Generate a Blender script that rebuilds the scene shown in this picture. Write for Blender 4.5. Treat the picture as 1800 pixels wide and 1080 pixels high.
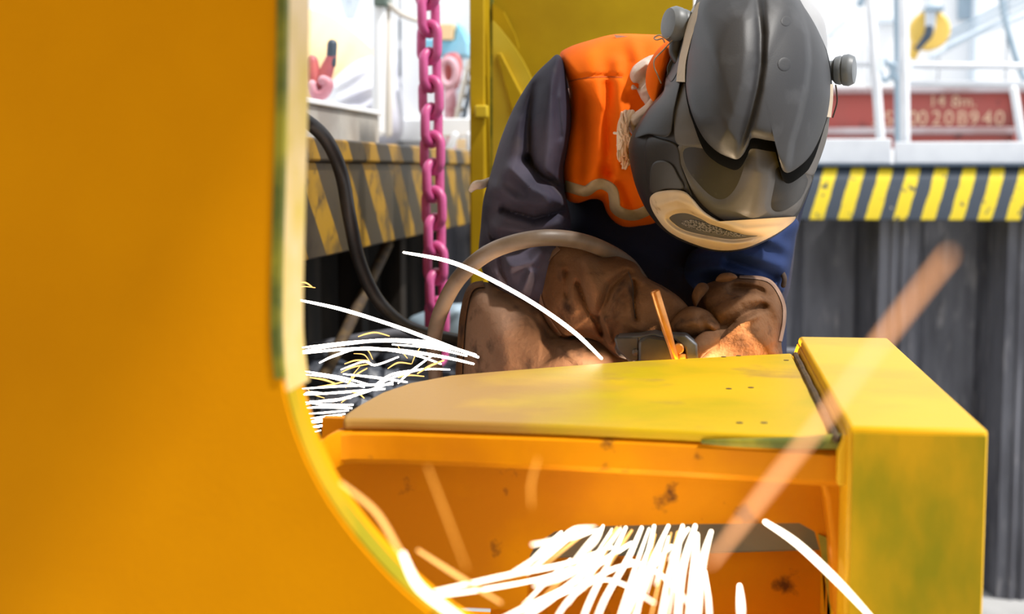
import bpy, math, random
import numpy as np
from mathutils import Vector

# ------------------------------------------------------------------ camera, world, lights, exposure
scene = bpy.context.scene
for o in list(bpy.data.objects): bpy.data.objects.remove(o)
FPX, CX, CY = 2500.0, 900.0, 540.0
CAM = np.array([0.0, 0.0, 1.8])
PITCH = math.atan(240/FPX)
YAW = math.atan(340*math.cos(PITCH)/FPX)
cd = bpy.data.cameras.new('camera'); cam = bpy.data.objects.new('camera', cd)
scene.collection.objects.link(cam); scene.camera = cam
cam.location = CAM.tolist(); cam.rotation_euler = (math.pi/2-PITCH, 0, YAW)
cd.sensor_width = 36; cd.lens = 36*FPX/1800; cd.clip_start = .02; cd.clip_end = 200
cd.dof.use_dof = True; cd.dof.focus_distance = 1.97; cd.dof.aperture_fstop = 4.2

w = bpy.data.worlds.new('world'); scene.world = w; w.use_nodes = True
bg = w.node_tree.nodes['Background']
bg.inputs['Color'].default_value = (.93, .96, 1, 1); bg.inputs['Strength'].default_value = 1.0
sd = bpy.data.lights.new('sun', 'SUN'); sd.energy = 3.4; sd.angle = math.radians(3); sd.color = (1, .96, .9)
sun = bpy.data.objects.new('sun', sd); scene.collection.objects.link(sun)
sun.rotation_euler = Vector((.50, -.16, .86)).to_track_quat('Z', 'Y').to_euler()
scene.view_settings.view_transform = 'Standard'; scene.view_settings.look = 'None'
scene.view_settings.gamma = 1; scene.view_settings.use_curve_mapping = False
scene.view_settings.exposure = 0.5

# ------------------------------------------------------------------ projection helpers
cp, sp, cyw, syw = math.cos(PITCH), math.sin(PITCH), math.cos(YAW), math.sin(YAW)
FWD = np.array([-syw*cp, cyw*cp, -sp]); RGT = np.array([cyw, syw, 0]); UPV = np.cross(RGT, FWD)
def P(px, py, Y):
    """world point on the plane y = Y that the picture position looks at"""
    px, py, Y = np.broadcast_arrays(np.asarray(px, float), np.asarray(py, float), np.asarray(Y, float))
    d = FWD + ((px-CX)/FPX)[..., None]*RGT + ((CY-py)/FPX)[..., None]*UPV
    return CAM + d*(Y/d[..., 1])[..., None]
def PX(px, Y): return float(P(px, 300, Y)[0])
def PZ(py, Y, px=1240): return float(P(px, py, Y)[2])

# ------------------------------------------------------------------ objects
COL = scene.collection
def tag(o, label=None, cat=None, group=None, kind=None):
    if label: o['label'] = label
    if cat: o['category'] = cat
    if group: o['group'] = group
    if kind: o['kind'] = kind
    return o
def empty(name, loc, label=None, cat=None, group=None, kind=None):
    o = bpy.data.objects.new(name, None); COL.objects.link(o); o.location = [float(v) for v in loc]
    o.empty_display_size = .05
    return tag(o, label, cat, group, kind)
def origin_of(p):
    v = Vector((0, 0, 0))
    while p is not None: v = v + p.location; p = p.parent
    return np.array(v)
def obj(name, geo, m, parent=None, smooth=True, sharp=35, bevel=0, label=None, cat=None, group=None, kind=None):
    V, F = geo; V = np.asarray(V, float)
    if parent is None: org = np.array([(V[:, 0].min()+V[:, 0].max())/2, (V[:, 1].min()+V[:, 1].max())/2, V[:, 2].min()])
    else: org = origin_of(parent)
    me = bpy.data.meshes.new(name); me.from_pydata((V-org).tolist(), [], [list(map(int, f)) for f in F]); me.update()
    if smooth:
        me.shade_smooth(); me.set_sharp_from_angle(angle=math.radians(sharp))
    me.materials.append(m)
    o = bpy.data.objects.new(name, me); COL.objects.link(o)
    if parent is None: o.location = org.tolist()
    else: o.parent = parent
    if bevel:
        b = o.modifiers.new('bevel', 'BEVEL'); b.width = bevel; b.segments = 3; b.limit_method = 'ANGLE'
    return tag(o, label, cat, group, kind)
def join(*geos):
    V, F, n = [], [], 0
    for v, f in geos:
        v = np.asarray(v, float); V.append(v); F += [[i+n for i in q] for q in f]; n += len(v)
    return np.concatenate(V), F
def box(x0, x1, y0, y1, z0, z1):
    V = [(x, y, z) for z in (z0, z1) for y in (y0, y1) for x in (x0, x1)]
    return np.array(V, float), [[0, 2, 3, 1], [4, 5, 7, 6], [0, 1, 5, 4], [2, 6, 7, 3], [0, 4, 6, 2], [1, 3, 7, 5]]
def prism(poly, vec):
    """closed polygon (3-D points) swept along vec"""
    A = np.asarray(poly, float); n = len(A); V = np.concatenate([A, A+np.asarray(vec, float)])
    nv = np.cross(A[1]-A[0], A[2]-A[1])
    F = [list(range(n))[::-1], list(range(n, 2*n))] + [[i, (i+1) % n, n+(i+1) % n, n+i] for i in range(n)]
    area = sum((np.cross(A[i]-A[0], A[(i+1) % n]-A[0]) for i in range(1, n-1)), np.zeros(3))
    if np.dot(area, vec) < 0: F = [f[::-1] for f in F]
    return V, F
def crom(pts, n, closed=False):
    A = np.asarray(pts, float); m = len(A); out = []
    seg = m if closed else m-1
    L = [np.linalg.norm(A[(i+1) % m]-A[i]) for i in range(seg)]
    T = np.linspace(0, sum(L), n, endpoint=not closed); cum = np.concatenate([[0], np.cumsum(L)])
    for t in T:
        i = min(int(np.searchsorted(cum, t, 'right'))-1, seg-1); u = (t-cum[i])/max(L[i], 1e-9)
        if closed: p0, p1, p2, p3 = A[i-1], A[i], A[(i+1) % m], A[(i+2) % m]
        else: p0, p1, p2, p3 = A[max(i-1, 0)], A[i], A[i+1], A[min(i+2, m-1)]
        out.append(.5*(2*p1+(p2-p0)*u+(2*p0-5*p1+4*p2-p3)*u*u+(3*p1-p0-3*p2+p3)*u**3))
    return np.array(out)
def tube(pts, rad, n=None, k=12, smooth=True, taper=None, flat=1.0, disp=None):
    """round tube along a smooth path with domed ends; rad: number or one radius per point"""
    A = np.asarray(pts, float); m = len(A)
    R = np.full(m, float(rad)) if np.isscalar(rad) else np.asarray(rad, float)
    if n is None: n = max(8, 6*m)
    Q = crom(np.c_[A, R], n) if (smooth and m > 2) else np.stack([np.interp(np.linspace(0, m-1, n), range(m), np.c_[A, R][:, j]) for j in range(4)], 1)
    C, R = Q[:, :3], np.maximum(Q[:, 3], 1e-5)
    T = np.gradient(C, axis=0); T /= np.linalg.norm(T, axis=1)[:, None]+1e-12
    ref = np.array([0, 0, 1.0]) if abs(T[0, 2]) < .9 else np.array([1.0, 0, 0])
    U = np.cross(ref, T[0]); U /= np.linalg.norm(U); rings = []
    rows = []
    for e in (1.0, .8, .45): rows.append((0, -e, math.sqrt(max(0, 1-e*e))))
    for i in range(n): rows.append((i, 0, 1))
    for e in (.45, .8, 1.0): rows.append((n-1, e, math.sqrt(max(0, 1-e*e))))
    Us = [U]
    for i in range(1, n):
        u = Us[-1]-T[i]*np.dot(Us[-1], T[i]); Us.append(u/np.linalg.norm(u))
    a = np.linspace(0, 2*math.pi, k, endpoint=False)
    V = []
    for i, e, s in rows:
        W = np.cross(T[i], Us[i]); c = C[i]+T[i]*R[i]*e*.999
        rr = R[i]*max(s, .02)
        if disp is not None: rr = rr*(1+disp(i/(n-1), a))[:, None]
        V.append(c+rr*(np.cos(a)[:, None]*Us[i]+flat*np.sin(a)[:, None]*W))
    nr = len(rows); V = np.concatenate(V); F = []
    for r in range(nr-1):
        for j in range(k):
            F.append([r*k+j, r*k+(j+1) % k, (r+1)*k+(j+1) % k, (r+1)*k+j])
    F.append(list(range(k))[::-1]); F.append([(nr-1)*k+j for j in range(k)])
    return V, F
def lathe(profile, origin, axis, k=32):
    """profile: (distance along axis, radius)"""
    ax = np.asarray(axis, float); ax /= np.linalg.norm(ax)
    ref = np.array([0, 0, 1.0]) if abs(ax[2]) < .9 else np.array([1.0, 0, 0])
    u = np.cross(ref, ax); u /= np.linalg.norm(u); v = np.cross(ax, u)
    a = np.linspace(0, 2*math.pi, k, endpoint=False); V = []
    for t, r in profile: V.append(np.asarray(origin)+ax*t+max(r, 1e-5)*(np.cos(a)[:, None]*u+np.sin(a)[:, None]*v))
    F = []
    for i in range(len(profile)-1):
        for j in range(k): F.append([i*k+j, i*k+(j+1) % k, (i+1)*k+(j+1) % k, (i+1)*k+j])
    F.append(list(range(k))[::-1]); F.append([(len(profile)-1)*k+j for j in range(k)])
    return np.concatenate(V), F
def dist_poly(x, y, line):
    L = np.asarray(line, float); best = np.full(np.shape(x), 1e9)
    for i in range(len(L)-1):
        a, b = L[i], L[i+1]; d = b-a; t = np.clip(((x-a[0])*d[0]+(y-a[1])*d[1])/(d@d+1e-9), 0, 1)
        best = np.minimum(best, np.hypot(x-a[0]-t*d[0], y-a[1]-t*d[1]))
    return best
def inside(x, y, poly):
    A = np.asarray(poly, float); r = np.zeros(np.shape(x), bool); j = len(A)-1
    for i in range(len(A)):
        c = (A[i, 1] > y) != (A[j, 1] > y)
        with np.errstate(divide='ignore', invalid='ignore'):
            xi = (A[j, 0]-A[i, 0])*(y-A[i, 1])/(A[j, 1]-A[i, 1])+A[i, 0]
        r ^= c & (x < xi); j = i
    return r
def ridges(lst):
    """cloth folds: (line, half width, height in metres, negative = crease)"""
    def f(x, y):
        h = np.zeros(np.shape(x))
        for line, wd, ht in lst: h += (ht*1.25)*np.exp(-(dist_poly(x, y, line)/(wd*1.3))**2)
        return h
    return f
def mask_height(poly, ht, soft):
    pl = list(poly)+[poly[0]]
    def f(x, y):
        d = dist_poly(x, y, pl); s = np.where(inside(x, y, poly), d, -d)
        t = np.clip(s/soft*.5+.5, 0, 1); return ht*t*t*(3-2*t)
    return f
def step_height(line, ht, soft):
    """height added to the right-hand side (larger x) of a line running down the picture"""
    L = np.asarray(line, float)
    def f(x, y):
        xl = np.interp(y, L[:, 1], L[:, 0]); t = np.clip((x-xl)/soft*.5+.5, 0, 1); return ht*t*t*(3-2*t)
    return f
class Blob:
    """rounded closed volume with its own outline, distance and depth (front and back)"""
    def __init__(s, outline, Y0, D, center=None, tilt=(0, 0), folds=None, N=200, M=44, back=None, power=.5, sharp=False):
        s.b = crom(outline, N, True) if not sharp else np.asarray(outline, float)
        s.N = len(s.b); s.c = np.asarray(center if center else s.b.mean(0), float); s.Y0, s.D, s.tilt = Y0, D, tilt
        s.folds, s.M, s.back, s.pw = folds, M, (back if back is not None else D), power
        d = s.b-s.c; th = np.arctan2(d[:, 1], d[:, 0]); o = np.argsort(th)
        s.th, s.rr = th[o], np.hypot(d[:, 0], d[:, 1])[o]
    def Y(s, x, y):
        dx, dy = np.asarray(x, float)-s.c[0], np.asarray(y, float)-s.c[1]
        R = np.interp(np.arctan2(dy, dx), s.th, s.rr, period=2*math.pi); r = np.clip(np.hypot(dx, dy)/R, 0, 1)
        q = np.maximum(1-r*r, 0)**s.pw
        Y = s.Y0+s.tilt[0]*dx+s.tilt[1]*dy-s.D*q
        if s.folds is not None: Y = Y-s.folds(np.asarray(x, float), np.asarray(y, float))*np.minimum(1, q*1.6)
        return Y
    def geo(s):
        V, F = [], []; N, M = s.N, s.M
        ph = np.linspace(0, math.pi/2, M)
        for j in range(1, M):
            r = math.sin(ph[j]); p = s.c+r*(s.b-s.c); V.append(P(p[:, 0], p[:, 1], s.Y(p[:, 0], p[:, 1]) if j < M-1 else s.Y0+s.tilt[0]*(p[:, 0]-s.c[0])+s.tilt[1]*(p[:, 1]-s.c[1])))
        MB = 12; pb = np.linspace(math.pi/2, math.pi, MB)
        for j in range(1, MB-1):
            r = math.sin(pb[j]); p = s.c+r*(s.b-s.c)
            V.append(P(p[:, 0], p[:, 1], s.Y0+s.tilt[0]*(p[:, 0]-s.c[0])+s.tilt[1]*(p[:, 1]-s.c[1])+s.back*(1-r*r)**s.pw))
        n = len(V); V = np.concatenate(V)
        f0 = P(s.c[0], s.c[1], s.Y(*s.c)); b0 = P(s.c[0], s.c[1], s.Y0+s.back)
        V = np.concatenate([V, [f0], [b0]]); i0, i1 = n*N, n*N+1
        for j in range(n-1):
            for i in range(N): F.append([j*N+i, j*N+(i+1) % N, (j+1)*N+(i+1) % N, (j+1)*N+i])
        for i in range(N): F.append([i0, (i+1) % N, i]); F.append([i1, (n-1)*N+i, (n-1)*N+(i+1) % N])
        return fixn(V, F)
def fixn(V, F):
    """turn faces outward (signed volume)"""
    vol = 0.0; c = V.mean(0)
    for f in F[::max(1, len(F)//3000)]:
        a, b, d = V[f[0]]-c, V[f[1]]-c, V[f[2]]-c; vol += np.dot(a, np.cross(b, d))
    return (V, F) if vol > 0 else (V, [f[::-1] for f in F])
def panel(outline, surf, H, edge=.6, center=None, N=160, M=22, k=10, sharp=False, extra=None, sink=.012, under=.985, hold=None):
    """a shaped shell that stands proud of another surface by H, with rounded rim and closed side"""
    b = crom(outline, N, True) if not sharp else densify(outline, N)
    N = len(b); c = np.asarray(center if center else b.mean(0), float); V = []
    ts = np.concatenate([np.linspace(0, .9, M)[1:], [.93, .96, .98, .993, 1.0]])
    for t in ts:
        p = c+t*(b-c); x, y = p[:, 0], p[:, 1]
        h = H*(1-(1-edge)*t**(k*3))
        if extra is not None: h = h+extra(x, y)*(1-t**24)
        V.append(P(x, y, surf(x, y)-h))
    p = c+under*(b-c); V.append(P(p[:, 0], p[:, 1], surf(p[:, 0], p[:, 1])+sink))
    n = len(V); V = np.concatenate(V); h0 = H+(float(extra(c[:1], c[1:])[0]) if extra is not None else 0)
    V = np.concatenate([V, [P(c[0], c[1], surf(c[0], c[1])-h0)], [P(c[0], c[1], surf(c[0], c[1])+sink)]]); F = []
    for j in range(n-1):
        for i in range(N): F.append([j*N+i, j*N+(i+1) % N, (j+1)*N+(i+1) % N, (j+1)*N+i])
    for i in range(N): F.append([n*N, (i+1) % N, i]); F.append([n*N+1, (n-1)*N+i, (n-1)*N+(i+1) % N])
    a, bb, d = V[0], V[1], V[n*N]
    nn = np.cross(bb-d, a-d)
    if np.dot(nn, FWD) > 0: F = [f[::-1] for f in F]
    return V, F
def densify(poly, N):
    A = np.asarray(poly, float); out = []
    L = np.linalg.norm(np.roll(A, -1, 0)-A, axis=1); tot = L.sum()
    for i in range(len(A)):
        m = max(1, int(round(N*L[i]/tot)))
        for u in range(m): out.append(A[i]+(A[(i+1) % len(A)]-A[i])*u/m)
    return np.array(out)
def strip(line, wd, surf, H, n=60, thick=.004):
    """a band sewn or stuck along a line on a surface; wd in picture units at that distance"""
    C = crom(np.asarray(line, float), n); T = np.gradient(C, axis=0); T /= np.linalg.norm(T, axis=1)[:, None]
    Nn = np.c_[-T[:, 1], T[:, 0]]; W = np.full(n, wd) if np.isscalar(wd) else np.interp(np.linspace(0, 1, n), np.linspace(0, 1, len(wd)), wd)
    V = []
    for u, hh in ((-.5, -thick), (-.5, H*.6), (-.4, H), (-.2, H), (0, H), (.2, H), (.4, H), (.5, H*.6), (.5, -thick)):
        p = C+Nn*(W*u)[:, None]; V.append(P(p[:, 0], p[:, 1], surf(p[:, 0], p[:, 1])-hh))
    m = len(V); V = np.concatenate(V); F = []
    for j in range(m-1):
        for i in range(n-1): F.append([j*n+i, j*n+i+1, (j+1)*n+i+1, (j+1)*n+i])
    for i in range(n-1): F.append([(m-1)*n+i, (m-1)*n+i+1, i+1, i])
    F.append([j*n for j in range(m)]); F.append([j*n+n-1 for j in range(m)][::-1])
    return V, F

# ------------------------------------------------------------------ materials
def mat(name, col, rough=.55, metal=0.0, col2=None, scale=6, lo=.42, hi=.62, col3=None, scale3=30, lo3=.6, hi3=.72, bump=0.0, bscale=60, spec=.5, stretch=(1, 1, 1), coat=0.0, sheen=0.0, detail=6, grad=None):
    m = bpy.data.materials.new(name); m.use_nodes = True; nt = m.node_tree; N, L = nt.nodes, nt.links
    b = N['Principled BSDF']; b.inputs['Roughness'].default_value = rough; b.inputs['Metallic'].default_value = metal
    b.inputs['Specular IOR Level'].default_value = spec; b.inputs['Coat Weight'].default_value = coat; b.inputs['Sheen Weight'].default_value = sheen
    tc = N.new('ShaderNodeTexCoord'); mp = N.new('ShaderNodeMapping'); mp.inputs['Scale'].default_value = stretch
    L.new(tc.outputs['Object'], mp.inputs['Vector'])
    rgb = N.new('ShaderNodeRGB'); rgb.outputs[0].default_value = (*col, 1); cur = rgb.outputs[0]
    def layer(c, sc, a, z, cur):
        t = N.new('ShaderNodeTexNoise'); t.inputs['Scale'].default_value = sc; t.inputs['Detail'].default_value = detail
        L.new(mp.outputs[0], t.inputs['Vector'])
        r = N.new('ShaderNodeMapRange'); r.inputs[1].default_value = a; r.inputs[2].default_value = z; r.clamp = True
        L.new(t.outputs['Fac'], r.inputs[0])
        x = N.new('ShaderNodeMix'); x.data_type = 'RGBA'; L.new(r.outputs[0], x.inputs[0]); L.new(cur, x.inputs[6]); x.inputs[7].default_value = (*c, 1)
        return x.outputs[2]
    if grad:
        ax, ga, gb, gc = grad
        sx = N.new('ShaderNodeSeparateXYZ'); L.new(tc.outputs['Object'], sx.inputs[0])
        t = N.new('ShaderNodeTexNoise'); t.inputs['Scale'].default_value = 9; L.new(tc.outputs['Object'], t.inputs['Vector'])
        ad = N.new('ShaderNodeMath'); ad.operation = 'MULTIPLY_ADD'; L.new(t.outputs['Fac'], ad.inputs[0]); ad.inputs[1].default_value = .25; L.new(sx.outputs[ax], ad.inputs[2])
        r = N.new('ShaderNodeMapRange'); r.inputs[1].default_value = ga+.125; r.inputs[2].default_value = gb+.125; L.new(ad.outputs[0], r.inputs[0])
    if col2: cur = layer(col2, scale, lo, hi, cur)
    if col3: cur = layer(col3, scale3, lo3, hi3, cur)
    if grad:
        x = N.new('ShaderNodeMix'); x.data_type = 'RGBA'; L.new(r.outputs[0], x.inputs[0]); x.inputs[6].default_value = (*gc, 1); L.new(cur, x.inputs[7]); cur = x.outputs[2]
    L.new(cur, b.inputs['Base Color'])
    if bump:
        t = N.new('ShaderNodeTexNoise'); t.inputs['Scale'].default_value = bscale; t.inputs['Detail'].default_value = 4
        L.new(mp.outputs[0], t.inputs['Vector'])
        bp = N.new('ShaderNodeBump'); bp.inputs['Strength'].default_value = bump; bp.inputs['Distance'].default_value = .003
        L.new(t.outputs['Fac'], bp.inputs['Height']); L.new(bp.outputs[0], b.inputs['Normal'])
    return m
def emit(name, col, strength):
    m = bpy.data.materials.new(name); m.use_nodes = True; nt = m.node_tree
    nt.nodes.remove(nt.nodes['Principled BSDF']); e = nt.nodes.new('ShaderNodeEmission')
    e.inputs[0].default_value = (*col, 1); e.inputs[1].default_value = strength
    nt.links.new(e.outputs[0], nt.nodes['Material Output'].inputs[0]); return m
def hazard(name, axis, period, slant, ca, cb, wear, duty=.5):
    """diagonal paint stripes along one axis of the object, scuffed"""
    m = bpy.data.materials.new(name); m.use_nodes = True; nt = m.node_tree; N, L = nt.nodes, nt.links
    b = N['Principled BSDF']; b.inputs['Roughness'].default_value = .5
    tc = N.new('ShaderNodeTexCoord'); sx = N.new('ShaderNodeSeparateXYZ'); L.new(tc.outputs['Object'], sx.inputs[0])
    def mth(op, a, bb=None):
        n = N.new('ShaderNodeMath'); n.operation = op
        for i, v in enumerate((a, bb)):
            if v is None: continue
            if isinstance(v, (int, float)): n.inputs[i].default_value = v
            else: L.new(v, n.inputs[i])
        return n.outputs[0]
    ns = N.new('ShaderNodeTexNoise'); ns.inputs['Scale'].default_value = 14; L.new(tc.outputs['Object'], ns.inputs['Vector'])
    s = mth('ADD', sx.outputs[axis], mth('MULTIPLY', sx.outputs[2], slant))
    s = mth('ADD', s, mth('MULTIPLY', ns.outputs['Fac'], .012))
    fr = mth('FRACT', mth('DIVIDE', s, period)); k = mth('GREATER_THAN', fr, duty)
    x = N.new('ShaderNodeMix'); x.data_type = 'RGBA'; L.new(k, x.inputs[0]); x.inputs[6].default_value = (*ca, 1); x.inputs[7].default_value = (*cb, 1)
    cur = x.outputs[2]
    for c, sc, a, z in wear:
        t = N.new('ShaderNodeTexNoise'); t.inputs['Scale'].default_value = sc; t.inputs['Detail'].default_value = 6; L.new(tc.outputs['Object'], t.inputs['Vector'])
        r = N.new('ShaderNodeMapRange'); r.inputs[1].default_value = a; r.inputs[2].default_value = z; L.new(t.outputs['Fac'], r.inputs[0])
        y = N.new('ShaderNodeMix'); y.data_type = 'RGBA'; L.new(r.outputs[0], y.inputs[0]); L.new(cur, y.inputs[6]); y.inputs[7].default_value = (*c, 1); cur = y.outputs[2]
    L.new(cur, b.inputs['Base Color']); return m

M = {}
M['panel'] = mat('orange_yellow_paint', (.74, .29, .0), .65, col2=(.66, .25, .0), scale=3, bump=.15, bscale=220, spec=.06)
M['panel_edge'] = mat('light_washed_edge', (.68, .50, .26), .4, col2=(.55, .40, .06), scale=9)  # cream colour holds the bright reflection on the plate's side
M['green_edge'] = mat('olive_primer_line', (.09, .11, .01), .6, col2=(.3, .26, .01), scale=20)
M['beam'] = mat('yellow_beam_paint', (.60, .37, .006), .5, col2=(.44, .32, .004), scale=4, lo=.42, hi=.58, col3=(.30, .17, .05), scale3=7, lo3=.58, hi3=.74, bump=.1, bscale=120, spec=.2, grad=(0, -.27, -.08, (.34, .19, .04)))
M['beam_orange'] = mat('orange_web_paint', (.66, .25, .0), .6, spec=.1, col2=(.55, .19, .003), scale=6, col3=(.12, .045, .01), scale3=26, lo3=.63, hi3=.74, bump=.15)
M['block'] = mat('yellow_block_paint', (.70, .40, .006), .45, spec=.2, col2=(.60, .34, .005), scale=5, lo=.45, hi=.62, bump=.06)
M['block_front'] = mat('darker_olive_yellow', (.52, .29, .003), .5, spec=.15, col2=(.25, .21, .002), scale=9, lo=.42, hi=.66, stretch=(1.6, 1, .7), bump=.06)  # darker than the rest of the block, with olive mottling
M['rust'] = mat('rust_dark', (.05, .03, .015), .8, col2=(.1, .06, .02), scale=40)
M['darkgreen'] = mat('grey_green_steel', (.09, .11, .085), .5, col2=(.16, .15, .09), scale=14)
M['column'] = mat('ochre_column_paint', (.42, .27, .005), .55, spec=.15, col2=(.34, .21, .004), scale=4, bump=.1)
M['sun_patch'] = mat('sun_patch_and_lug_yellow', (.62, .46, .04), .5, spec=.2, col2=(.52, .37, .02), scale=5)  # paler yellow holds the sunlit patch on the back plate; lug shares it
M['concrete'] = mat('concrete', (.42, .42, .42), .85, col2=(.3, .3, .3), scale=3, bump=.3)
M['deck'] = mat('dark_deck_steel', (.10, .105, .12), .6, col2=(.05, .045, .045), scale=9, col3=(.2, .13, .08), scale3=16, bump=.3)
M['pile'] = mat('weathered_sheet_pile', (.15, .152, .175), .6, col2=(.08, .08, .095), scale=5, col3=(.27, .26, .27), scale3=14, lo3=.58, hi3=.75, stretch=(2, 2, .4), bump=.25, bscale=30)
M['pile_dark'] = mat('shade_blackened_steel', (.010, .009, .008), .85, spec=.15, col2=(.024, .019, .015), scale=6, stretch=(2, 2, .4))  # near-black colour holds the deep shade below the left beam
M['white'] = mat('white_paint', (.86, .88, .9), .5, col2=(.78, .8, .84), scale=2)
M['alu'] = mat('pale_aluminium', (.80, .82, .85), .4, col2=(.7, .72, .76), scale=6)
M['facade'] = mat('white_cladding', (.88, .89, .9), .7, col2=(.82, .84, .87), scale=.8)
M['bluegrey'] = mat('blue_grey_steel', (.33, .43, .52), .5, col2=(.25, .34, .42), scale=3)
M['paleblue'] = mat('pale_blue_steel', (.62, .69, .76), .5)
M['darkblue'] = mat('dark_blue_steel', (.05, .075, .11), .45)
M['redbeam'] = mat('red_oxide_paint', (.42, .085, .07), .6, col2=(.36, .1, .085), scale=3, col3=(.14, .05, .05), scale3=8, lo3=.6, hi3=.75)
M['redflange'] = mat('dusty_flange', (.42, .36, .38), .7, col2=(.3, .2, .2), scale=4)
M['letters'] = mat('cream_stencil_paint', (.75, .52, .36), .7)
M['sheave'] = mat('yellow_sheave_paint', (.85, .58, .12), .5)
M['pink'] = mat('pink_chain_paint', (.58, .10, .29), .4, col2=(.48, .07, .22), scale=20, col3=(.22, .06, .1), scale3=35, lo3=.64, hi3=.74, bump=.2)
M['palepink'] = mat('dusty_pink_paint', (.72, .45, .52), .5, col2=(.5, .2, .25), scale=12)
M['redpink'] = mat('red_hook_paint', (.55, .13, .12), .5, col2=(.35, .1, .14), scale=10)
M['black_rubber'] = mat('black_rubber', (.018, .016, .016), .45, col2=(.035, .03, .03), scale=14, bump=.1)
M['hose'] = mat('dusty_beige_hose', (.15, .105, .072), .5, col2=(.09, .06, .038), scale=12, bump=.2)
M['sand'] = mat('orange_sand', (.85, .62, .34), .9, col2=(.75, .5, .3), scale=3, bump=.5)
M['sheeting'] = mat('white_plastic_sheeting', (.8, .81, .86), .35, col2=(.55, .55, .64), scale=4, bump=.4, bscale=12)
M['blue'] = mat('sky_blue_paint', (.12, .48, .72), .5, col2=(.3, .62, .8), scale=4)
M['peach'] = mat('peach_panel', (.85, .62, .35), .6)
M['rope'] = mat('grey_strap', (.62, .58, .52), .8)
M['navy'] = mat('navy_workwear', (.026, .024, .042), .75, col2=(.058, .050, .076), scale=7, col3=(.065, .055, .06), scale3=16, lo3=.6, hi3=.8, bump=.12, bscale=400, spec=.25)  # raised tone imitates the lavender highlight cast by the sparks
M['navy_body'] = mat('navy_jacket', (.010, .013, .034), .85, col2=(.007, .008, .02), scale=7, bump=.12, bscale=400, spec=.2)
M['orange'] = mat('high_visibility_orange', (.90, .16, .0), .8, col2=(.80, .12, .0), scale=6, col3=(.35, .08, .01), scale3=9, lo3=.66, hi3=.82, bump=.1, bscale=500, spec=.2)
M['reflective'] = mat('dusty_reflective_tape', (.52, .40, .25), .5, col2=(.42, .32, .2), scale=40, bump=.1)
M['leather'] = mat('brown_suede', (.085, .036, .013), .85, col2=(.145, .07, .032), scale=12, col3=(.032, .014, .007), scale3=26, lo3=.55, hi3=.72, bump=.6, bscale=160, spec=.2)
M['leather_apron'] = mat('worn_apron_leather', (.145, .082, .05), .75, spec=.25, col2=(.095, .05, .028), scale=9, col3=(.05, .027, .017), scale3=32, lo3=.56, hi3=.72, bump=.5, bscale=120)
M['trim'] = mat('leather_binding', (.16, .085, .05), .8, col2=(.25, .15, .1), scale=30)
M['stitch'] = mat('dark_stitching', (.05, .03, .02), .9)
M['helmet'] = mat('dark_grey_plastic', (.019, .017, .016), .42, spec=.3, col2=(.032, .027, .023), scale=9, col3=(.06, .05, .042), scale3=40, lo3=.66, hi3=.8, bump=.06, bscale=500)
M['helmet_shield'] = mat('scuffed_grey_plastic', (.024, .024, .027), .5, spec=.4, col2=(.034, .033, .035), scale=7, col3=(.075, .076, .082), scale3=13, lo3=.54, hi3=.76, bump=.05, bscale=500)
M['helmet_light'] = mat('light_grey_plastic', (.075, .069, .066), .48, spec=.3, col2=(.115, .102, .092), scale=8, bump=.05, bscale=500)
M['chin'] = mat('warm_lit_tan_plastic', (.58, .44, .29), .5, col2=(.5, .36, .22), scale=10, col3=(.3, .2, .12), scale3=40, lo3=.64, hi3=.75)  # warm light from below is mixed into this tan
M['filter'] = mat('speckled_filter', (.22, .2, .2), .8, col2=(.03, .03, .03), scale=420, lo=.45, hi=.55, bump=.6, bscale=500)
M['darkslot'] = mat('dark_brown_plastic', (.03, .026, .022), .5)
M['tape'] = mat('cream_masking_tape', (.52, .43, .32), .75, col2=(.4, .32, .23), scale=18, bump=.2)
M['knob'] = mat('blue_grey_plastic', (.10, .115, .13), .45, col2=(.14, .15, .16), scale=20)
M['wire'] = mat('dull_wire', (.35, .27, .19), .4, metal=.6)
M['cloth'] = mat('dirty_white_cloth', (.68, .58, .52), .9, col2=(.42, .31, .25), scale=16, col3=(.2, .13, .1), scale3=20, lo3=.6, hi3=.72, bump=.4)
M['fray'] = mat('frayed_cotton', (.8, .66, .56), .9, col2=(.6, .3, .15), scale=30)
M['torch'] = mat('dark_steel_jaw', (.030, .027, .027), .45, metal=.2, col2=(.06, .048, .038), scale=18, bump=.1)
M['torch_steel'] = mat('worn_steel', (.13, .135, .15), .4, metal=.5, col2=(.06, .056, .056), scale=25)
M['copper'] = mat('copper_coated_carbon', (.78, .34, .10), .32, metal=.75, col2=(.62, .25, .07), scale=40)
M['skin'] = mat('skin', (.55, .33, .25), .6)
M['boot'] = mat('black_boot_leather', (.03, .025, .022), .6)
M['glove'] = mat('brown_glove_suede', (.09, .04, .017), .85, spec=.2, col2=(.14, .07, .033), scale=14, bump=.3, bscale=250)
M['slag'] = mat('blue_black_slag', (.06, .07, .09), .4, col2=(.14, .15, .18), scale=30, bump=.6, bscale=60)
M['spark'] = emit('white_hot_spark', (1, .88, .76), 8.0)
M['spark_low'] = emit('white_hot_shower', (1, .84, .62), 3.6)
M['spark_hot'] = emit('brightest_spark', (1, .86, .70), 14.0)
M['spark_o'] = emit('orange_hot_spark', (1, .50, .14), 1.8)
M['spark_d'] = emit('cooling_spark', (1, .42, .06), 1.2)
M['streak'] = emit('near_orange_spark', (1, .46, .20), 1.5)
M['arc'] = emit('weld_arc', (1, .8, .55), 60)
M['haz_r'] = hazard('hazard_stripes_clean', 0, .1105, -.26, (.82, .62, .02), (.045, .06, .085), [((.035, .05, .07), 22, .62, .68), ((.75, .68, .5), 34, .70, .74)])
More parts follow.
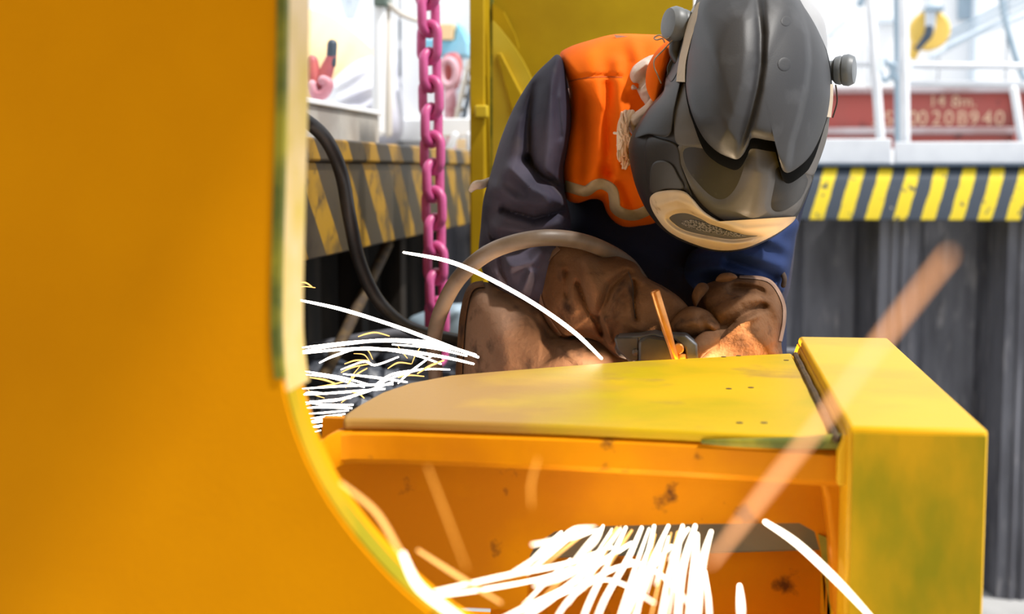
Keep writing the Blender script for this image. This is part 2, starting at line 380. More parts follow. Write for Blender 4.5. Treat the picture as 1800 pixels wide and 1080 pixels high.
M['haz_l'] = hazard('hazard_stripes_dark_brown', 1, .25, 1.1, (.33, .175, .004), (.04, .03, .018), [((.05, .034, .015), 9, .48, .68), ((.022, .016, .011), 24, .56, .72)])  # same stripes in darker browns than the right-hand beam

# ================================================================== SETTING
obj('floor', box(-1.5, 8, -2, 6.4, -.2, 0), M['concrete'], kind='structure')
ZB0, ZB1 = PZ(385, 6), PZ(291, 6)
XL = -.72
# shaft walls: each sheet pile its own piece
def pile_profile(x, y, pitch, depth, t=.012, fr=.30, bk=.42):
    a, s = pitch*fr/2, pitch*(1-fr-bk)/2
    pts = [(0, 0), (a, 0), (a+s, depth), (pitch-a-s, depth), (pitch-a, 0), (pitch, 0)]
    f = [(x+u, y+v) for u, v in pts]; b = [(x+u, y+v+t) for u, v in pts]
    return f+b[::-1]
wb = empty('wall_back', (1.2, 6.1, 0), kind='structure')
pitch = .516
for i in range(-5, 5):
    x0 = PX(1583, 6.08)+pitch*(i-1)
    pr = pile_profile(x0, 6.08, pitch, .28)
    obj('sheet_pile', prism([(a, b, -.02) for a, b in pr], (0, 0, ZB1-.02+.02)), M['pile'], wb, sharp=20)
    obj('interlock', join(tube([(x0-.022, 6.075, 0), (x0-.022, 6.075, ZB0)], .013, n=2, k=8), tube([(x0+.022, 6.075, 0), (x0+.022, 6.075, ZB0)], .013, n=2, k=8)), M['pile'], wb)
wl = empty('wall_left', (-1.25, 4, 0), kind='structure')
for i in range(10):
    y0 = 1.6+i*.5
    pr = pile_profile(0, 0, .5, .16)
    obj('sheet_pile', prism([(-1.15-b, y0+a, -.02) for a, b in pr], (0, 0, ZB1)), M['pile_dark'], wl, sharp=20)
obj('ground_terrace', box(-9, 12, 6.62, 30, ZB1-.35, ZB1-.02), M['concrete'], kind='structure')

# unseen canopy and rear wall, added only to shade the left half of the work
obj('added_shade_canopy', box(-3.2, .50, -1.6, 2.3, 3.2, 3.26), M['column'], kind='structure')
obj('added_shade_wall', box(-3.2, .50, -1.66, -1.6, 0, 3.2), M['column'], kind='structure')  # added behind the camera to cut the light from the front
# hazard-striped capping beams
DZ = 1.30
hb = empty('hazard_beam', (2.2, 6.1, ZB0), 'clean yellow and black striped capping beam above the sheet piles', 'beam')
zt, zm = ZB1, PZ(318, 5.96)
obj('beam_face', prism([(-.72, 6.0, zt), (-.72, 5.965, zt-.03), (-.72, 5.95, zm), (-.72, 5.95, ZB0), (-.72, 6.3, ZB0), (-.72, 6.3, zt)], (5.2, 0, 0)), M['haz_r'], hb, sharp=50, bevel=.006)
obj('beam_lip', box(-.72, 4.48, 5.952, 6.29, zt-.006, zt+.008), M['darkblue'], hb, bevel=.003)
ZL1, ZL0 = 1.862, 1.633
hl = empty('hazard_beam', (XL, 4, ZB0), 'dark brownish yellow and black striped capping beam behind the pink chain', 'beam')
zl = PZ(287, 2.57*1.7)
zs = 1.817
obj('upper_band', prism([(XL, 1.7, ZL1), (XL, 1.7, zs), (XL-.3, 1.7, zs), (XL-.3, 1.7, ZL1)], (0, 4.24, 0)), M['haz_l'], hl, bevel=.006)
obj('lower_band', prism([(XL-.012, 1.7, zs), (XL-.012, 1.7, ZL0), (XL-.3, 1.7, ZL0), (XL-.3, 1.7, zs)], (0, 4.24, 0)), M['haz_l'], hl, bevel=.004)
for yy in (2.75, 3.35, 3.8):
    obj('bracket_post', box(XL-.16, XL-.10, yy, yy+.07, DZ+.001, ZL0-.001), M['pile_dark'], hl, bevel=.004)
obj('knee_brace', tube([(XL-.1, 3.0, ZL0-.28), (XL-.08, 3.55, ZL0-.02)], .014, n=2), M['rust'], hl)

obj('ground', box(-9, XL-.05, 1.2, 6.3, ZL1-.06, ZL1-.01), M['concrete'], kind='structure')
# work deck behind the yellow beam
DZ = 1.30
obj('work_deck', join(box(XL-.30, .30, 2.1, 3.85, DZ-.05, DZ)), M['deck'], bevel=.004, label='dark steel work deck the welder kneels on', cat='deck')
obj('deck_edge_bar', box(XL-.3, .30, 3.85, 3.91, DZ-.03, DZ+.02), M['deck'], bevel=.004, label='steel edge bar along the back of the deck', cat='bar')
sup = empty('deck_trestle', (-.1, 2.6, 0), 'dark steel trestle carrying the work deck', 'trestle')
for sx in (XL-.22, .2):
    for sy in (2.15, 3.7):
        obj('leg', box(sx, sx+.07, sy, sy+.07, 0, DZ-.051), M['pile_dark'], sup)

# ================================================================== YELLOW STEELWORK
# near plate: front face at y = 1.0, opening with a rounded lower corner
pl = empty('steel_plate', (P(250, 1080, 1.0)[0], 1.0, .9), 'huge out of focus orange-yellow steel plate filling the left side', 'steel plate')
edge = crom([(497, -140), (497, 0), (494, 200), (489, 400), (486, 540), (488, 620), (500, 700), (530, 795), (580, 890), (650, 980), (730, 1060), (830, 1130), (960, 1180)], 60)
Ef = P(edge[:, 0], edge[:, 1], 1.0)
zt_ = Ef[0, 2]
poly = [tuple(p) for p in Ef] + [(Ef[-1, 0], 1.0, Ef[-1, 2]-.5), (-1.1, 1.0, Ef[-1, 2]-.5), (-1.1, 1.0, zt_)]
obj('plate', prism(poly, (0, .052, 0)), M['panel'], pl, sharp=30)
n = len(Ef)
def ribbon(curve, y0, y1, out):
    A = np.array(curve); T = np.gradient(A, axis=0); T /= np.linalg.norm(T, axis=1)[:, None]
    Nn = np.c_[-T[:, 2], np.zeros(len(A)), T[:, 0]]
    if Nn[0, 0] < 0: Nn = -Nn
    V = np.concatenate([np.c_[(A+Nn*o)[:, 0], np.full(len(A), y), (A+Nn*o)[:, 2]] for o, y in ((-.004, y0), (out, y0), (out, y1), (-.004, y1))])
    k = len(A); F = []
    for j in range(4):
        for i in range(k-1): F.append([j*k+i, j*k+i+1, ((j+1) % 4)*k+i+1, ((j+1) % 4)*k+i])
    F.append([0, k, 2*k, 3*k]); F.append([k-1, 4*k-1, 3*k-1, 2*k-1])
    return fixn(V, F)
obj('cut_edge', ribbon(Ef[:33], 1.006, 1.062, .0022), M['panel_edge'], pl, label='pale cut edge with reflected light painted in')
obj('rim', ribbon(Ef[32:], 1.004, 1.03, .0022), mat('yellow_rim_paint', (.45, .27, .004), .6, spec=.1, col2=(.26, .22, .004), scale=14), pl, label='yellow-green rim of the curved corner')
obj('primer_line', ribbon(Ef[:32], .9985, 1.007, .0028), M['green_edge'], pl, label='dark green primer line along the edge')

# cross beam with end block
BZ = 1.8-.258
bm_ = empty('cross_beam', (0, 1.6, 1.0), 'yellow steel cross beam with thick end block in front of the welder', 'beam')
plan = [(1478, 771), (1350, 764), (1200, 756), (1000, 747), (850, 742), (700, 737), (620, 736), (603, 737), (606, 728), (630, 712), (670, 690), (720, 673), (790, 660), (870, 653), (1000, 643), (1110, 635), (1250, 628), (1392, 621)]
def Pzp(px, py, z):
    d = FWD+((px-CX)/FPX)*RGT+((CY-py)/FPX)*UPV
    return CAM+d*((z-1.8)/d[2])
top = np.array([Pzp(a, b, BZ) for a, b in plan])
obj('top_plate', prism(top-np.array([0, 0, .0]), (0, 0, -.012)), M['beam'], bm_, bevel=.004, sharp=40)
# front lip: rounded band under the plate edge
fl = np.array([Pzp(a, b, BZ) for a, b in plan[:7]+[(600, 737.5), (580, 744), (562, 754), (548, 768)]])
lip = []
for off, dz in ((.004, -.0125), (-.003, -.017), (-.003, -.042), (.010, -.050), (.030, -.050), (.030, -.0125)):
    lip.append(fl+np.array([0, off, dz]))
k = len(fl); V = np.concatenate(lip); F = []
for j in range(6):
    for i in range(k-1): F.append([j*k+i, j*k+i+1, ((j+1) % 6)*k+i+1, ((j+1) % 6)*k+i])
F.append([j*k for j in range(6)]); F.append([j*k+k-1 for j in range(6)][::-1])
obj('front_lip', fixn(V, F), M['beam_orange'], bm_, sharp=40)
# dark green strip along the joint at the right end
a0, a1 = P(1232, 772, fl[1, 1]), P(1474, 778, fl[0, 1])
obj('joint_gap', join(tube([P(1235, 777, fl[1, 1]+.008), P(1300, 779, fl[1, 1]-.002), P(1400, 779, fl[0, 1]+.001), P(1484, 776, fl[0, 1]-.001)], [.002, .0045, .006, .008], n=24, flat=1)), M['green_edge'], bm_, label='dark green gap under the plate')
# web with an opening near the foot
YW = 1.50
zw1 = BZ-.0125; wl_, wr_ = PX(560, YW), PX(1470, YW)
def W(px, py): return P(px, py, YW)
ow = [(925, 1085), (928, 985), (940, 960), (975, 935), (1040, 926), (1200, 922), (1405, 920), (1432, 935), (1446, 985), (1462, 1085)]
zbot = P(1200, 1085, YW)[2]
outer = [(wl_, YW, zbot), (wl_, YW, zw1), (wr_, YW, zw1), (wr_, YW, zbot)]
opening = [tuple(W(*q)) for q in ow]; opening[0] = (opening[0][0], YW, zbot); opening[-1] = (opening[-1][0], YW, zbot)
obj('web', prism(outer[:3]+[outer[3]]+opening[::-1], (0, .018, 0)), M['beam_orange'], bm_, sharp=30)
obj('bottom_plate', box(wl_, wr_, YW-.0, YW+.30, zbot-.15, zbot-.10), M['beam_orange'], bm_)
obj('inner_plate', prism([P(870, 930, YW+.13), P(1470, 930, YW+.13), P(1480, 1120, YW+.13), P(860, 1120, YW+.13)], (0, .015, 0)), M['beam_orange'], bm_)
obj('inner_bar', prism([P(905, 915, YW+.07), P(1460, 908, YW+.07), P(1462, 968, YW+.07), P(905, 985, YW+.07)], (0, .03, 0)), M['darkgreen'], bm_, bevel=.003, label='grey-green steel bar inside the opening')
obj('edge_strip', prism([P(1446, 985, YW-.004), P(1438, 940, YW-.004), P(1452, 945, YW-.004), P(1478, 1090, YW-.004), P(1462, 1090, YW-.004)], (0, .02, 0)), M['green_edge'], bm_)
# stiffener flange at the right end
obj('stiffener', prism([P(1395, 800, 1.43), P(1420, 792, 1.43), P(1482, 792, 1.43), P(1494, 1100, 1.43), P(1468, 1100, 1.43), P(1462, 960, 1.43), P(1452, 880, 1.43), P(1438, 832, 1.43), P(1420, 812, 1.43)], (0, .075, 0)), M['beam_orange'], bm_, bevel=.005, sharp=40)
# end block
bx0, bx1, by0, by1, bz = .137, .2645, 1.35, 2.09, 1.8-.24
obj('end_block', box(bx0, bx1, by0+.004, by1, bz-.62, bz), M['block'], bm_, bevel=.005)
obj('block_face', box(bx0+.004, bx1-.003, by0, by0+.0045, bz-.62, bz-.006), M['block_front'], bm_, label='darker greenish yellow front face')
obj('side_strip', prism([(bx0-.008, by0+.015, bz-.028), (bx0-.002, by0+.012, bz-.009), (bx0+.002, by0+.012, bz-.009), (bx0+.002, by0+.015, bz-.06), (bx0-.008, by0+.015, bz-.06)], (0, .72, 0)), M['block'], bm_, bevel=.002)
obj('weld_bead', tube([(bx0-.009, by0+.03+i*.033, BZ+.001+.0006*math.sin(i*1.7)) for i in range(20)], .0042, n=80, k=8), M['rust'], bm_)
for px, py in ((1281, 684), (1320, 682), (1300, 744), (1343, 744), (1272, 628), (1298, 626), (1382, 634)):
    c = Pzp(px, py, BZ); obj('bolt_hole', lathe([(-.001, .0038), (.0006, .0036)], c, (0, 0, 1), 14), M['rust'], bm_)

# ochre column and plate behind the welder
YC = 3.30
co = empty('steel_column', (PX(960, YC), YC, DZ), 'ochre yellow steel column with wide plate behind the welder', 'column')
zc0, zc1 = DZ, P(1000, -160, YC)[2]
obj('flange', box(PX(832, YC), PX(858, YC), YC-.05, YC+.12, zc0, zc1), M['column'], co, bevel=.004)
obj('back_plate', box(PX(866, YC+.05), PX(1216, YC+.05), YC+.05, YC+.07, zc0, zc1), M['column'], co)
obj('joint_strip', box(PX(857, YC+.05), PX(868, YC+.05), YC+.03, YC+.065, zc0, zc1), M['green_edge'], co)
obj('lug', box(PX(834, YC-.08), PX(856, YC-.08), YC-.075, YC-.045, PZ(205, YC-.08), PZ(182, YC-.08)), M['sun_patch'], co, bevel=.004)
gs = crom([(866, 36), (895, 70), (925, 118), (955, 190), (975, 260), (985, 330)], 16)
g3 = [tuple(P(a, b, YC-.04+.00010*(b-36))) for a, b in gs]+[tuple(P(866, 330, YC-.01))]
obj('sun_patch', prism(g3, (0, .012, 0)), M['sun_patch'], co, sharp=20)  # raised shape stands in for a patch of sunlight on the plate
gs2 = [(866, 5), (885, 20), (905, 60), (912, 85), (895, 66), (866, 36)]
obj('sun_patch_rim', prism([tuple(P(a, b, YC+.02)) for a, b in gs2], (0, .012, 0)), M['column'], co)  # upper border of the imitated sunlight, in column colour
gr = [tuple(P(a, b, YC-.05+.00012*(b-100))) for a, b in ((872, 95), (880, 92), (925, 180), (958, 260), (970, 330), (940, 330), (915, 250))]
obj('sun_patch_rib', prism(gr, (0, .03, 0)), M['column'], co, bevel=.003)  # column-coloured stripe breaking up the imitated sunlight

# ================================================================== BACKGROUND, upper right
G0 = ZB1
def bar(name, a, b, r, m, Ya, Yb=None, **kw):
    Yb = Ya if Yb is None else Yb
    return obj(name, tube([P(*a, Ya), P(*b, Yb)], r, n=2, k=12), m, **kw)
for (x0, x1, y0, y1), lb in (((1380, 1566, 244, 287), 'short white toe board ending beside the left scaffold post'), ((1572, 1900, 249, 289), 'long white toe board running out of the picture on the right')):
    A, B = P(x0, y1, 6.12), P(x1, y0, 6.12)
    obj('toe_board', box(A[0], B[0], 6.10, 6.14, ZB1+.009, B[2]), M['alu'], bevel=.004, label=lb, cat='board')
rl = empty('guard_rail', (PX(1560, 6.3), 6.3, G0), 'white tubular guard rail above the striped beam', 'railing')
def rtube(a, b, r, Y=6.22, m='alu'):
    return tube([P(*a, Y), P(*b, Y)], r, n=2, k=12)
obj('post', rtube((1528, -20), (1551, 288), .020), M['alu'], rl)
obj('post', rtube((1588, -20), (1592, 288), .021), M['alu'], rl)
obj('post', rtube((1782, 158), (1803, 288), .018), M['alu'], rl)
obj('top_rail', rtube((1480, 112), (1548, 114), .011, 6.25), M['alu'], rl)
obj('top_rail', rtube((1590, 115), (1900, 117), .014, 6.25), M['alu'], rl)
obj('mid_rail', rtube((1590, 147), (1900, 149), .014, 6.28), M['alu'], rl)
obj('coupler', lathe([(-.03, .03), (.03, .03)], P(1590, 116, 6.23), (0, 0, 1), 16), M['paleblue'], rl)
obj('coupler', lathe([(-.03, .028), (.03, .028)], P(1542, 113, 6.23), (0, 0, 1), 16), M['paleblue'], rl)

YR = 8.5
rb = empty('red_girder', (PX(1620, YR), YR, PZ(250, YR)), 'rust red steel girder with cream stencilled numbers behind the rail', 'girder')
x0, x1 = PX(1430, YR), PX(1776, YR)
zA, zB, zC, zD, zE = [PZ(v, YR) for v in (157, 167, 226, 238, 262)]
obj('web', box(x0, x1, YR, YR+.04, zE, zB), M['redbeam'], rb)
obj('top_flange', box(x0, PX(1900, YR), YR-.07, YR+.2, zB, zA), M['redflange'], rb, bevel=.006)
obj('bottom_flange', box(x0, x1+.01, YR-.06, YR+.1, zD, zC), M['redflange'], rb, bevel=.006)
obj('end_plate', box(x1, x1+.05, YR-.05, YR+.2, zE, zB), M['redbeam'], rb)
obj('web', box(x1+.05, PX(1900, YR), YR+.1, YR+.14, zE, zB), M['redbeam'], rb)
def lettering(name, s, px, py, hpx, Y, m, parent, sx=1.0):
    cu = bpy.data.curves.new(name, 'FONT'); cu.body = s; cu.size = 1; cu.extrude = .01
    t = bpy.data.objects.new(name, cu); COL.objects.link(t)
    dg = bpy.context.evaluated_depsgraph_get(); me = bpy.data.meshes.new_from_object(t.evaluated_get(dg))
    V = np.array([v.co[:] for v in me.vertices]); F = [list(p.vertices) for p in me.polygons]
    bpy.data.objects.remove(t); hz = hpx*Y/FPX/.72; o = P(px, py, Y)
    W_ = np.c_[o[0]+V[:, 0]*hz*sx, o[1]-V[:, 2]*.3, o[2]+V[:, 1]*hz]
    return obj(name, (W_, F), m, parent, smooth=False)
for ch, px in zip('5S10020B940', (1532, 1554, 1577, 1596, 1613, 1637, 1659, 1681, 1703, 1726, 1748)):
    lettering('numeral', ch, px, 220, 25, YR-.003, M['letters'], rb, .95)
lettering('numeral', '14', 1632, 187, 20, YR-.003, M['letters'], rb)
lettering('numeral', '8m.', 1672, 188, 20, YR-.003, M['letters'], rb)

YH = 9.6
hk = empty('crane_hook', (PX(1630, YH), YH, PZ(120, YH)), 'yellow crane hook block with dark hook behind the rail', 'crane hook')
c = P(1633, 54, YH); r = 33*YH/FPX
obj('sheave_block', lathe([(-.06, r*.9), (-.05, r), (.05, r), (.06, r*.9)], c, (0, 1, 0), 40), M['sheave'], hk)
obj('lower_plate', prism([P(1603, 70, YH-.02), P(1622, 80, YH-.02), P(1610, 106, YH-.02), P(1598, 108, YH-.02)], (0, .08, 0)), M['sheave'], hk, bevel=.01)
obj('shank', tube([P(1636, 24, YH-.12), P(1635, 46, YH-.12), P(1633, 58, YH-.12)], [.034, .032, .026], n=12), M['paleblue'], hk)
obj('hook', tube([P(1634, 50, YH-.13), P(1631, 62, YH-.13), P(1622, 74, YH-.13), P(1613, 85, YH-.13)], [.028, .028, .022, .018], n=16), M['darkblue'], hk)
obj('collar', box(P(1622, 0, YH)[0], P(1653, 0, YH)[0], YH-.18, YH+.1, PZ(30, YH), PZ(20, YH)), M['bluegrey'], hk, bevel=.01)
obj('hanger', tube([P(1637, 22, YH), P(1637, -60, YH)], .06, n=2), M['white'], hk)

wf = obj('wall_far', box(-14, 16, 15, 15.4, 0, 2.75), M['facade'], kind='structure')
tower = empty('cladding_building', (PX(1600, 14), 14, G0), 'white clad building behind the crane hook', 'building')
for a, b in ((1395, 1455), (1457, 1520), (1522, 1585), (1587, 1642), (1644, 1700), (1702, 1760), (1762, 1900)):
    obj('cladding_panel', box(PX(a, 14)+.01, PX(b, 14)-.01, 14, 14.15, G0, P(1500, -120, 14)[2]), M['facade'], tower, bevel=.01)
obj('window', box(PX(1676, 13.95), PX(1702, 13.95), 13.93, 14.02, PZ(40, 13.95), PZ(-30, 13.95)), M['bluegrey'], tower, bevel=.01)
obj('pilaster', box(PX(1700, 13.9), PX(1712, 13.9), 13.85, 14.02, G0, PZ(-100, 13.9)), M['paleblue'], tower, bevel=.02)
obj('beam_band', box(PX(1540, 13.9), PX(1580, 13.9), 13.9, 14.02, PZ(44, 13.9), PZ(36, 13.9)), M['paleblue'], tower)
for i, (a, b, r) in enumerate((((1660, 62), (1800, -10), .012), ((1662, 72), (1820, -8), .012), ((1664, 84), (1840, -6), .010))):
    obj('stay_cable', tube([P(*a, 11), P(*b, 11)], r, n=2, k=8), M['bluegrey'], label='thin grey stay cable, %s of three running up to the right from the hook' % ('uppermost', 'middle', 'lowest')[i], cat='cable')
obj('drop_cable', tube([P(1756, -40, 10), P(1766, 30, 10), P(1785, 100, 10), P(1812, 170, 10), P(1845, 270, 10)], .022, n=30), M['bluegrey'], label='thick blue-grey cable sagging at the right edge', cat='cable')
obj('scaffold_pole', tube([P(1577, -40, 7.2), P(1579, 288, 7.2)], .018, n=2), M['bluegrey'], label='blue-grey pole just left of the upright rail post', cat='pole')
obj('hanging_sling', tube([P(1556, 105, 7.18), P(1548, 128, 7.18), P(1556, 142, 7.18), P(1568, 128, 7.18), P(1562, 112, 7.18), P(1575, 118, 7.18), P(1572, 140, 7.18)], .012, n=50), M['bluegrey'], label='tangled grey sling hanging between the two posts', cat='sling')
obj('strut', tube([P(1485, 36, 11), P(1190, 292, 11)], .022, n=2), M['paleblue'], label='pale diagonal strut right of the helmet top', cat='strut')
obj('roof_brace', tube([P(1512, 6, 11), P(1524, -14, 11)], .03, n=2), M['bluegrey'], label='short grey brace at the top edge above the rail', cat='brace')
obj('ridge_pipe', tube([P(1640, 100, 12), P(1700, 66, 12), P(1820, 20, 12)], .03, n=2+6), M['paleblue'], label='pale pipe sloping up behind the stay cables', cat='pipe')

# ================================================================== BACKGROUND, upper left
kb = empty('kerb_beam', (XL-.15, 2.9, ZL1), 'grey concrete kerb lying on the dark striped beam', 'kerb')
kx = XL-.10
yk0, yk1 = 2.3, 3.55
zk = 1.938
obj('kerb_body', box(kx-.14, kx, yk0, yk1, ZL1, zk), mat('stained_concrete', (.40, .38, .35), .85, col2=(.28, .26, .24), scale=7, bump=.3), kb, bevel=.006)
obj('kerb_cap', box(kx-.15, kx+.008, yk0, yk1, zk, zk+.012), M['alu'], kb, bevel=.003)
YP = 4.6
pp = empty('fence_post', (PX(676, YP), YP, ZB1), 'white fence post left of the pink chain', 'post')
obj('upright', tube([P(665, 230, YP), P(668, -40, YP)], .022, n=2, k=16), M['white'], pp)
obj('back_upright', tube([P(683, 235, YP+.05), P(679, -40, YP+.05)], .013, n=2, k=12), M['rope'], pp)
obj('top_clamp', box(PX(664, YP), PX(686, YP), YP-.04, YP+.06, PZ(4, YP), PZ(-14, YP)), mat('dark_green_clamp', (.10, .14, .12), .6), pp, bevel=.006)
YF = 5.2
fp = empty('slotted_fence', (PX(765, YF), YF, ZB1), 'white slotted fence panel behind the pink chain', 'fence')
xs = [PX(v, YF) for v in (688, 701, 706, 742, 747, 838)]
for a, b in ((xs[0], xs[1]), (xs[2], xs[3]), (xs[4], xs[5])):
    obj('board', box(a, b, YF, YF+.03, ZB1, PZ(-40, YF)), M['white'], fp, bevel=.004)
for y0, y1 in ((-40, 27), (63, 80), (130, 142), (206, 240)):
    obj('slot_bridge', box(xs[0], xs[5], YF+.012, YF+.03, PZ(y1, YF), PZ(y0, YF)), M['white'], fp)
obj('backing', box(xs[0], xs[5], YF+.05, YF+.06, ZB1, PZ(-40, YF)), M['bluegrey'], fp)
obj('bottom_rail', box(xs[0], xs[5], YF-.03, YF, PZ(248, YF), PZ(208, YF)), M['white'], fp, bevel=.004)
obj('slack_strap', tube([P(684, 8, YP), P(700, 22, YP+.1), P(728, 34, YP+.2), P(750, 38, YP+.3)], .009, n=24), M['rope'], label='slack grey strap hanging from the fence post to the chain', cat='strap')
YS = 5.6
rg = random.Random(4)
heap = Blob([(470, 60), (520, 20), (570, 22), (620, 55), (665, 95), (700, 130), (700, 250), (470, 250)], YS, .35, folds=lambda x, y: .02*np.sin(x*.09+y*.05))
obj('sand_heap', heap.geo(), M['sand'], label='pale orange heap at the top left behind the plate edge', cat='heap')
sh = Blob([(560, 175), (585, 140), (620, 112), (650, 100), (690, 96), (700, 130), (700, 250), (560, 250)], 5.1, .22, folds=ridges([([(590, 150), (640, 120)], 8, .04), ([(600, 175), (660, 150)], 7, .03), ([(620, 200), (670, 180)], 8, .03), ([(580, 185), (620, 190)], 6, .02)]))
obj('plastic_sheeting', sh.geo(), M['sheeting'], label='crumpled white plastic sheeting in front of the orange heap', cat='sheeting')
rt = empty('rigging_shackle', P(562, 170, 3.25), 'red and pink rigging shackle left beside the plate edge', 'shackle')
obj('arm', tube([P(548, 108, 3.25), P(552, 140, 3.25), P(556, 160, 3.25)], [.015, .018, .015], n=14), M['redpink'], rt)
obj('arm', tube([P(583, 100, 3.25), P(572, 130, 3.25), P(560, 158, 3.25)], [.012, .017, .017], n=14), M['redpink'], rt)
obj('pin', tube([P(584, 78, 3.25), P(582, 112, 3.25)], .012, n=4), M['darkblue'], rt)
obj('bow', tube([P(548, 150, 3.22), P(556, 166, 3.22), P(570, 164, 3.22), P(577, 148, 3.22), P(568, 142, 3.22)], .013, n=30), M['palepink'], rt)
ct = empty('site_container', P(808, 110, 5.05), 'sky blue and peach site box right of the pink chain', 'container')
YB = 4.95
obj('body', prism([P(740, 68, YB), P(822, 72, YB), P(820, 98, YB), P(740, 96, YB)], (0, .15, 0)), M['blue'], ct, bevel=.005)
obj('peak', prism([P(798, 74, YB), P(803, 40, YB), P(816, 62, YB), P(820, 74, YB)], (0, .15, 0)), M['blue'], ct, bevel=.003)
obj('side_panel', prism([P(772, 70, YB-.01), P(773, 42, YB-.01), P(797, 42, YB-.01), P(796, 70, YB-.01)], (0, .12, 0)), M['peach'], ct, bevel=.003)
obj('stand', box(PX(800, YB+.07), PX(814, YB+.07), YB+.05, YB+.09, ZL1-.01, PZ(97, YB+.07)), M['paleblue'], ct)
rh = empty('lifting_hook', P(795, 200, 4.9), 'red lifting hook with pale pink eye right of the chain', 'hook')
obj('hook_body', Blob([(778, 105), (790, 93), (806, 95), (813, 115), (810, 140), (800, 160), (783, 150)], 4.9, .03, N=60, M=14).geo(), M['redpink'], rh)
obj('eye', tube([P(788+14*math.cos(t), 128+22*math.sin(t), 4.85) for t in np.linspace(-math.pi, math.pi, 14)], .014, n=40), M['palepink'], rh)
obj('shank', Blob([(782, 150), (798, 150), (803, 175), (801, 240), (800, 272), (785, 272), (783, 240), (780, 175)], 4.86, .03, N=60, M=12).geo(), M['palepink'], rh)
ld = empty('leaning_ladder', P(810, 210, 4.8), 'grey ladder leaning beside the ochre column', 'ladder')
for dx in (0, 13):
    obj('stile', prism([P(798+dx, 208, 4.8), P(803+dx, 208, 4.8), P(827+dx, 105, 4.8), P(821+dx, 105, 4.8)], (0, .04, 0)), M['rope'] if dx == 0 else M['darkblue'], ld)
for t in (.15, .38, .61, .84):
    obj('rung', tube([P(800+23*t, 208-103*t, 4.82), P(815+23*t, 208-103*t, 4.82)], .008, n=2), M['rope'], ld)
obj('white_board', prism([P(773, 208, 4.5), P(836, 208, 4.5), P(836, 240, 4.5), P(773, 240, 4.5)], (0, .03, 0)), M['white'], bevel=.004, label='bright white board on edge right of the chain', cat='board')
tr = empty('small_trestle', P(815, 270, 4.4), 'small pale trestle under the bright white board', 'trestle')
obj('leg', tube([P(788, 268, 4.4), P(800, 238, 4.4)], .012, n=2), M['alu'], tr)
obj('leg', tube([P(826, 272, 4.4), P(826, 238, 4.4)], .012, n=2), M['alu'], tr)
obj('sheet', prism([P(802, 244, 4.45), P(823, 244, 4.45), P(823, 264, 4.45), P(803, 262, 4.45)], (0, .02, 0)), M['peach'], tr)
obj('foot_rail', tube([P(786, 268, 4.4), P(836, 276, 4.4)], .012, n=2), M['alu'], tr)
obj('grey_mast', prism([P(588, -30, 9), P(604, -30, 9), P(613, 12, 9), P(622, -30, 9), P(640, -30, 9), P(618, 32, 9), P(606, 32, 9)], (0, .08, 0)), M['paleblue'], label='pale grey forked mast at the top edge above the heap', cat='mast')

# ================================================================== CHAIN, CABLES, CLUTTER ON DECK
YCH = 2.95
ch = empty('lifting_chain', P(762, 560, YCH), 'thick pink lifting chain hanging behind the welder', 'chain')
L_px = 48.5; sc = YCH/FPX
def link_geo(h, wd, r, k=14, n=56):
    t = np.linspace(0, 2*math.pi, n, endpoint=False); s = h/2-wd/2
    V = []
    cx = (wd/2)*np.cos(t); cz = (wd/2)*np.sin(t)+np.where(np.sin(t) >= 0, s, -s)
    C = np.c_[cx, np.zeros(n), cz]; T = np.roll(C, -1, 0)-np.roll(C, 1, 0); T /= np.linalg.norm(T, axis=1)[:, None]
    B = np.array([0, 1.0, 0]); Nn = np.cross(T, B); a = np.linspace(0, 2*math.pi, k, endpoint=False); F = []
    for i in range(n): V.append(C[i]+r*(np.cos(a)[:, None]*Nn[i]+np.sin(a)[:, None]*B))
    for i in range(n):
        for j in range(k): F.append([i*k+j, i*k+(j+1) % k, ((i+1) % n)*k+(j+1) % k, ((i+1) % n)*k+j])
    return fixn(np.concatenate(V), F)
wire_r = 8.4*sc; lw = 37*sc; lh = 65*sc
lg = link_geo(lh, lw, wire_r)
lme = None
for i in range(14):
    cpt = P(752+(i*L_px)*.028, -22+i*L_px, YCH)
    if lme is None:
        lo = obj('link', (lg[0]+origin_of(ch), lg[1]), M['pink'], ch); lme = lo
    else:
        lo = lme.copy(); COL.objects.link(lo)
    lo.location = (cpt-origin_of(ch)).tolist()
    lo.rotation_euler = (0, math.radians(random.Random(i).uniform(-2, 2)), math.radians(-28 if i % 2 == 0 else 62))

obj('black_cable', tube([P(500, 196, 2.35), P(540, 214, 2.4), P(575, 248, 2.42), P(600, 305, 2.45), P(615, 385, 2.45), P(632, 460, 2.48), P(662, 525, 2.5), P(705, 568, 2.5), P(752, 588, 2.5), P(830, 606, 2.52), P(900, 640, 2.55)], .0125, n=120, k=16), M['black_rubber'], label='thick black cable curving down in front of the dark striped beam', cat='cable')
obj('air_hose', tube([P(770, 700, 2.2), P(764, 640, 2.17), P(764, 590, 2.14), P(778, 540, 2.1), P(806, 490, 2.06), P(850, 450, 2.0), P(900, 428, 1.985), P(960, 418, 1.99), P(1020, 424, 2.03), P(1068, 442, 2.10), P(1105, 466, 2.17), P(1130, 500, 2.19)], .0118, n=140, k=18), M['hose'], label='dusty beige hose arching over the welder\'s forearm', cat='hose')
pz = P(640, 598, 3.0)
obj('steel_pipe', tube([P(540, 614, 3.2), P(700, 588, 3.2), P(800, 598, 3.2), P(880, 606, 3.2)], .014, n=20), M['pile'], label='grey steel pipe lying behind the beige hose', cat='pipe')
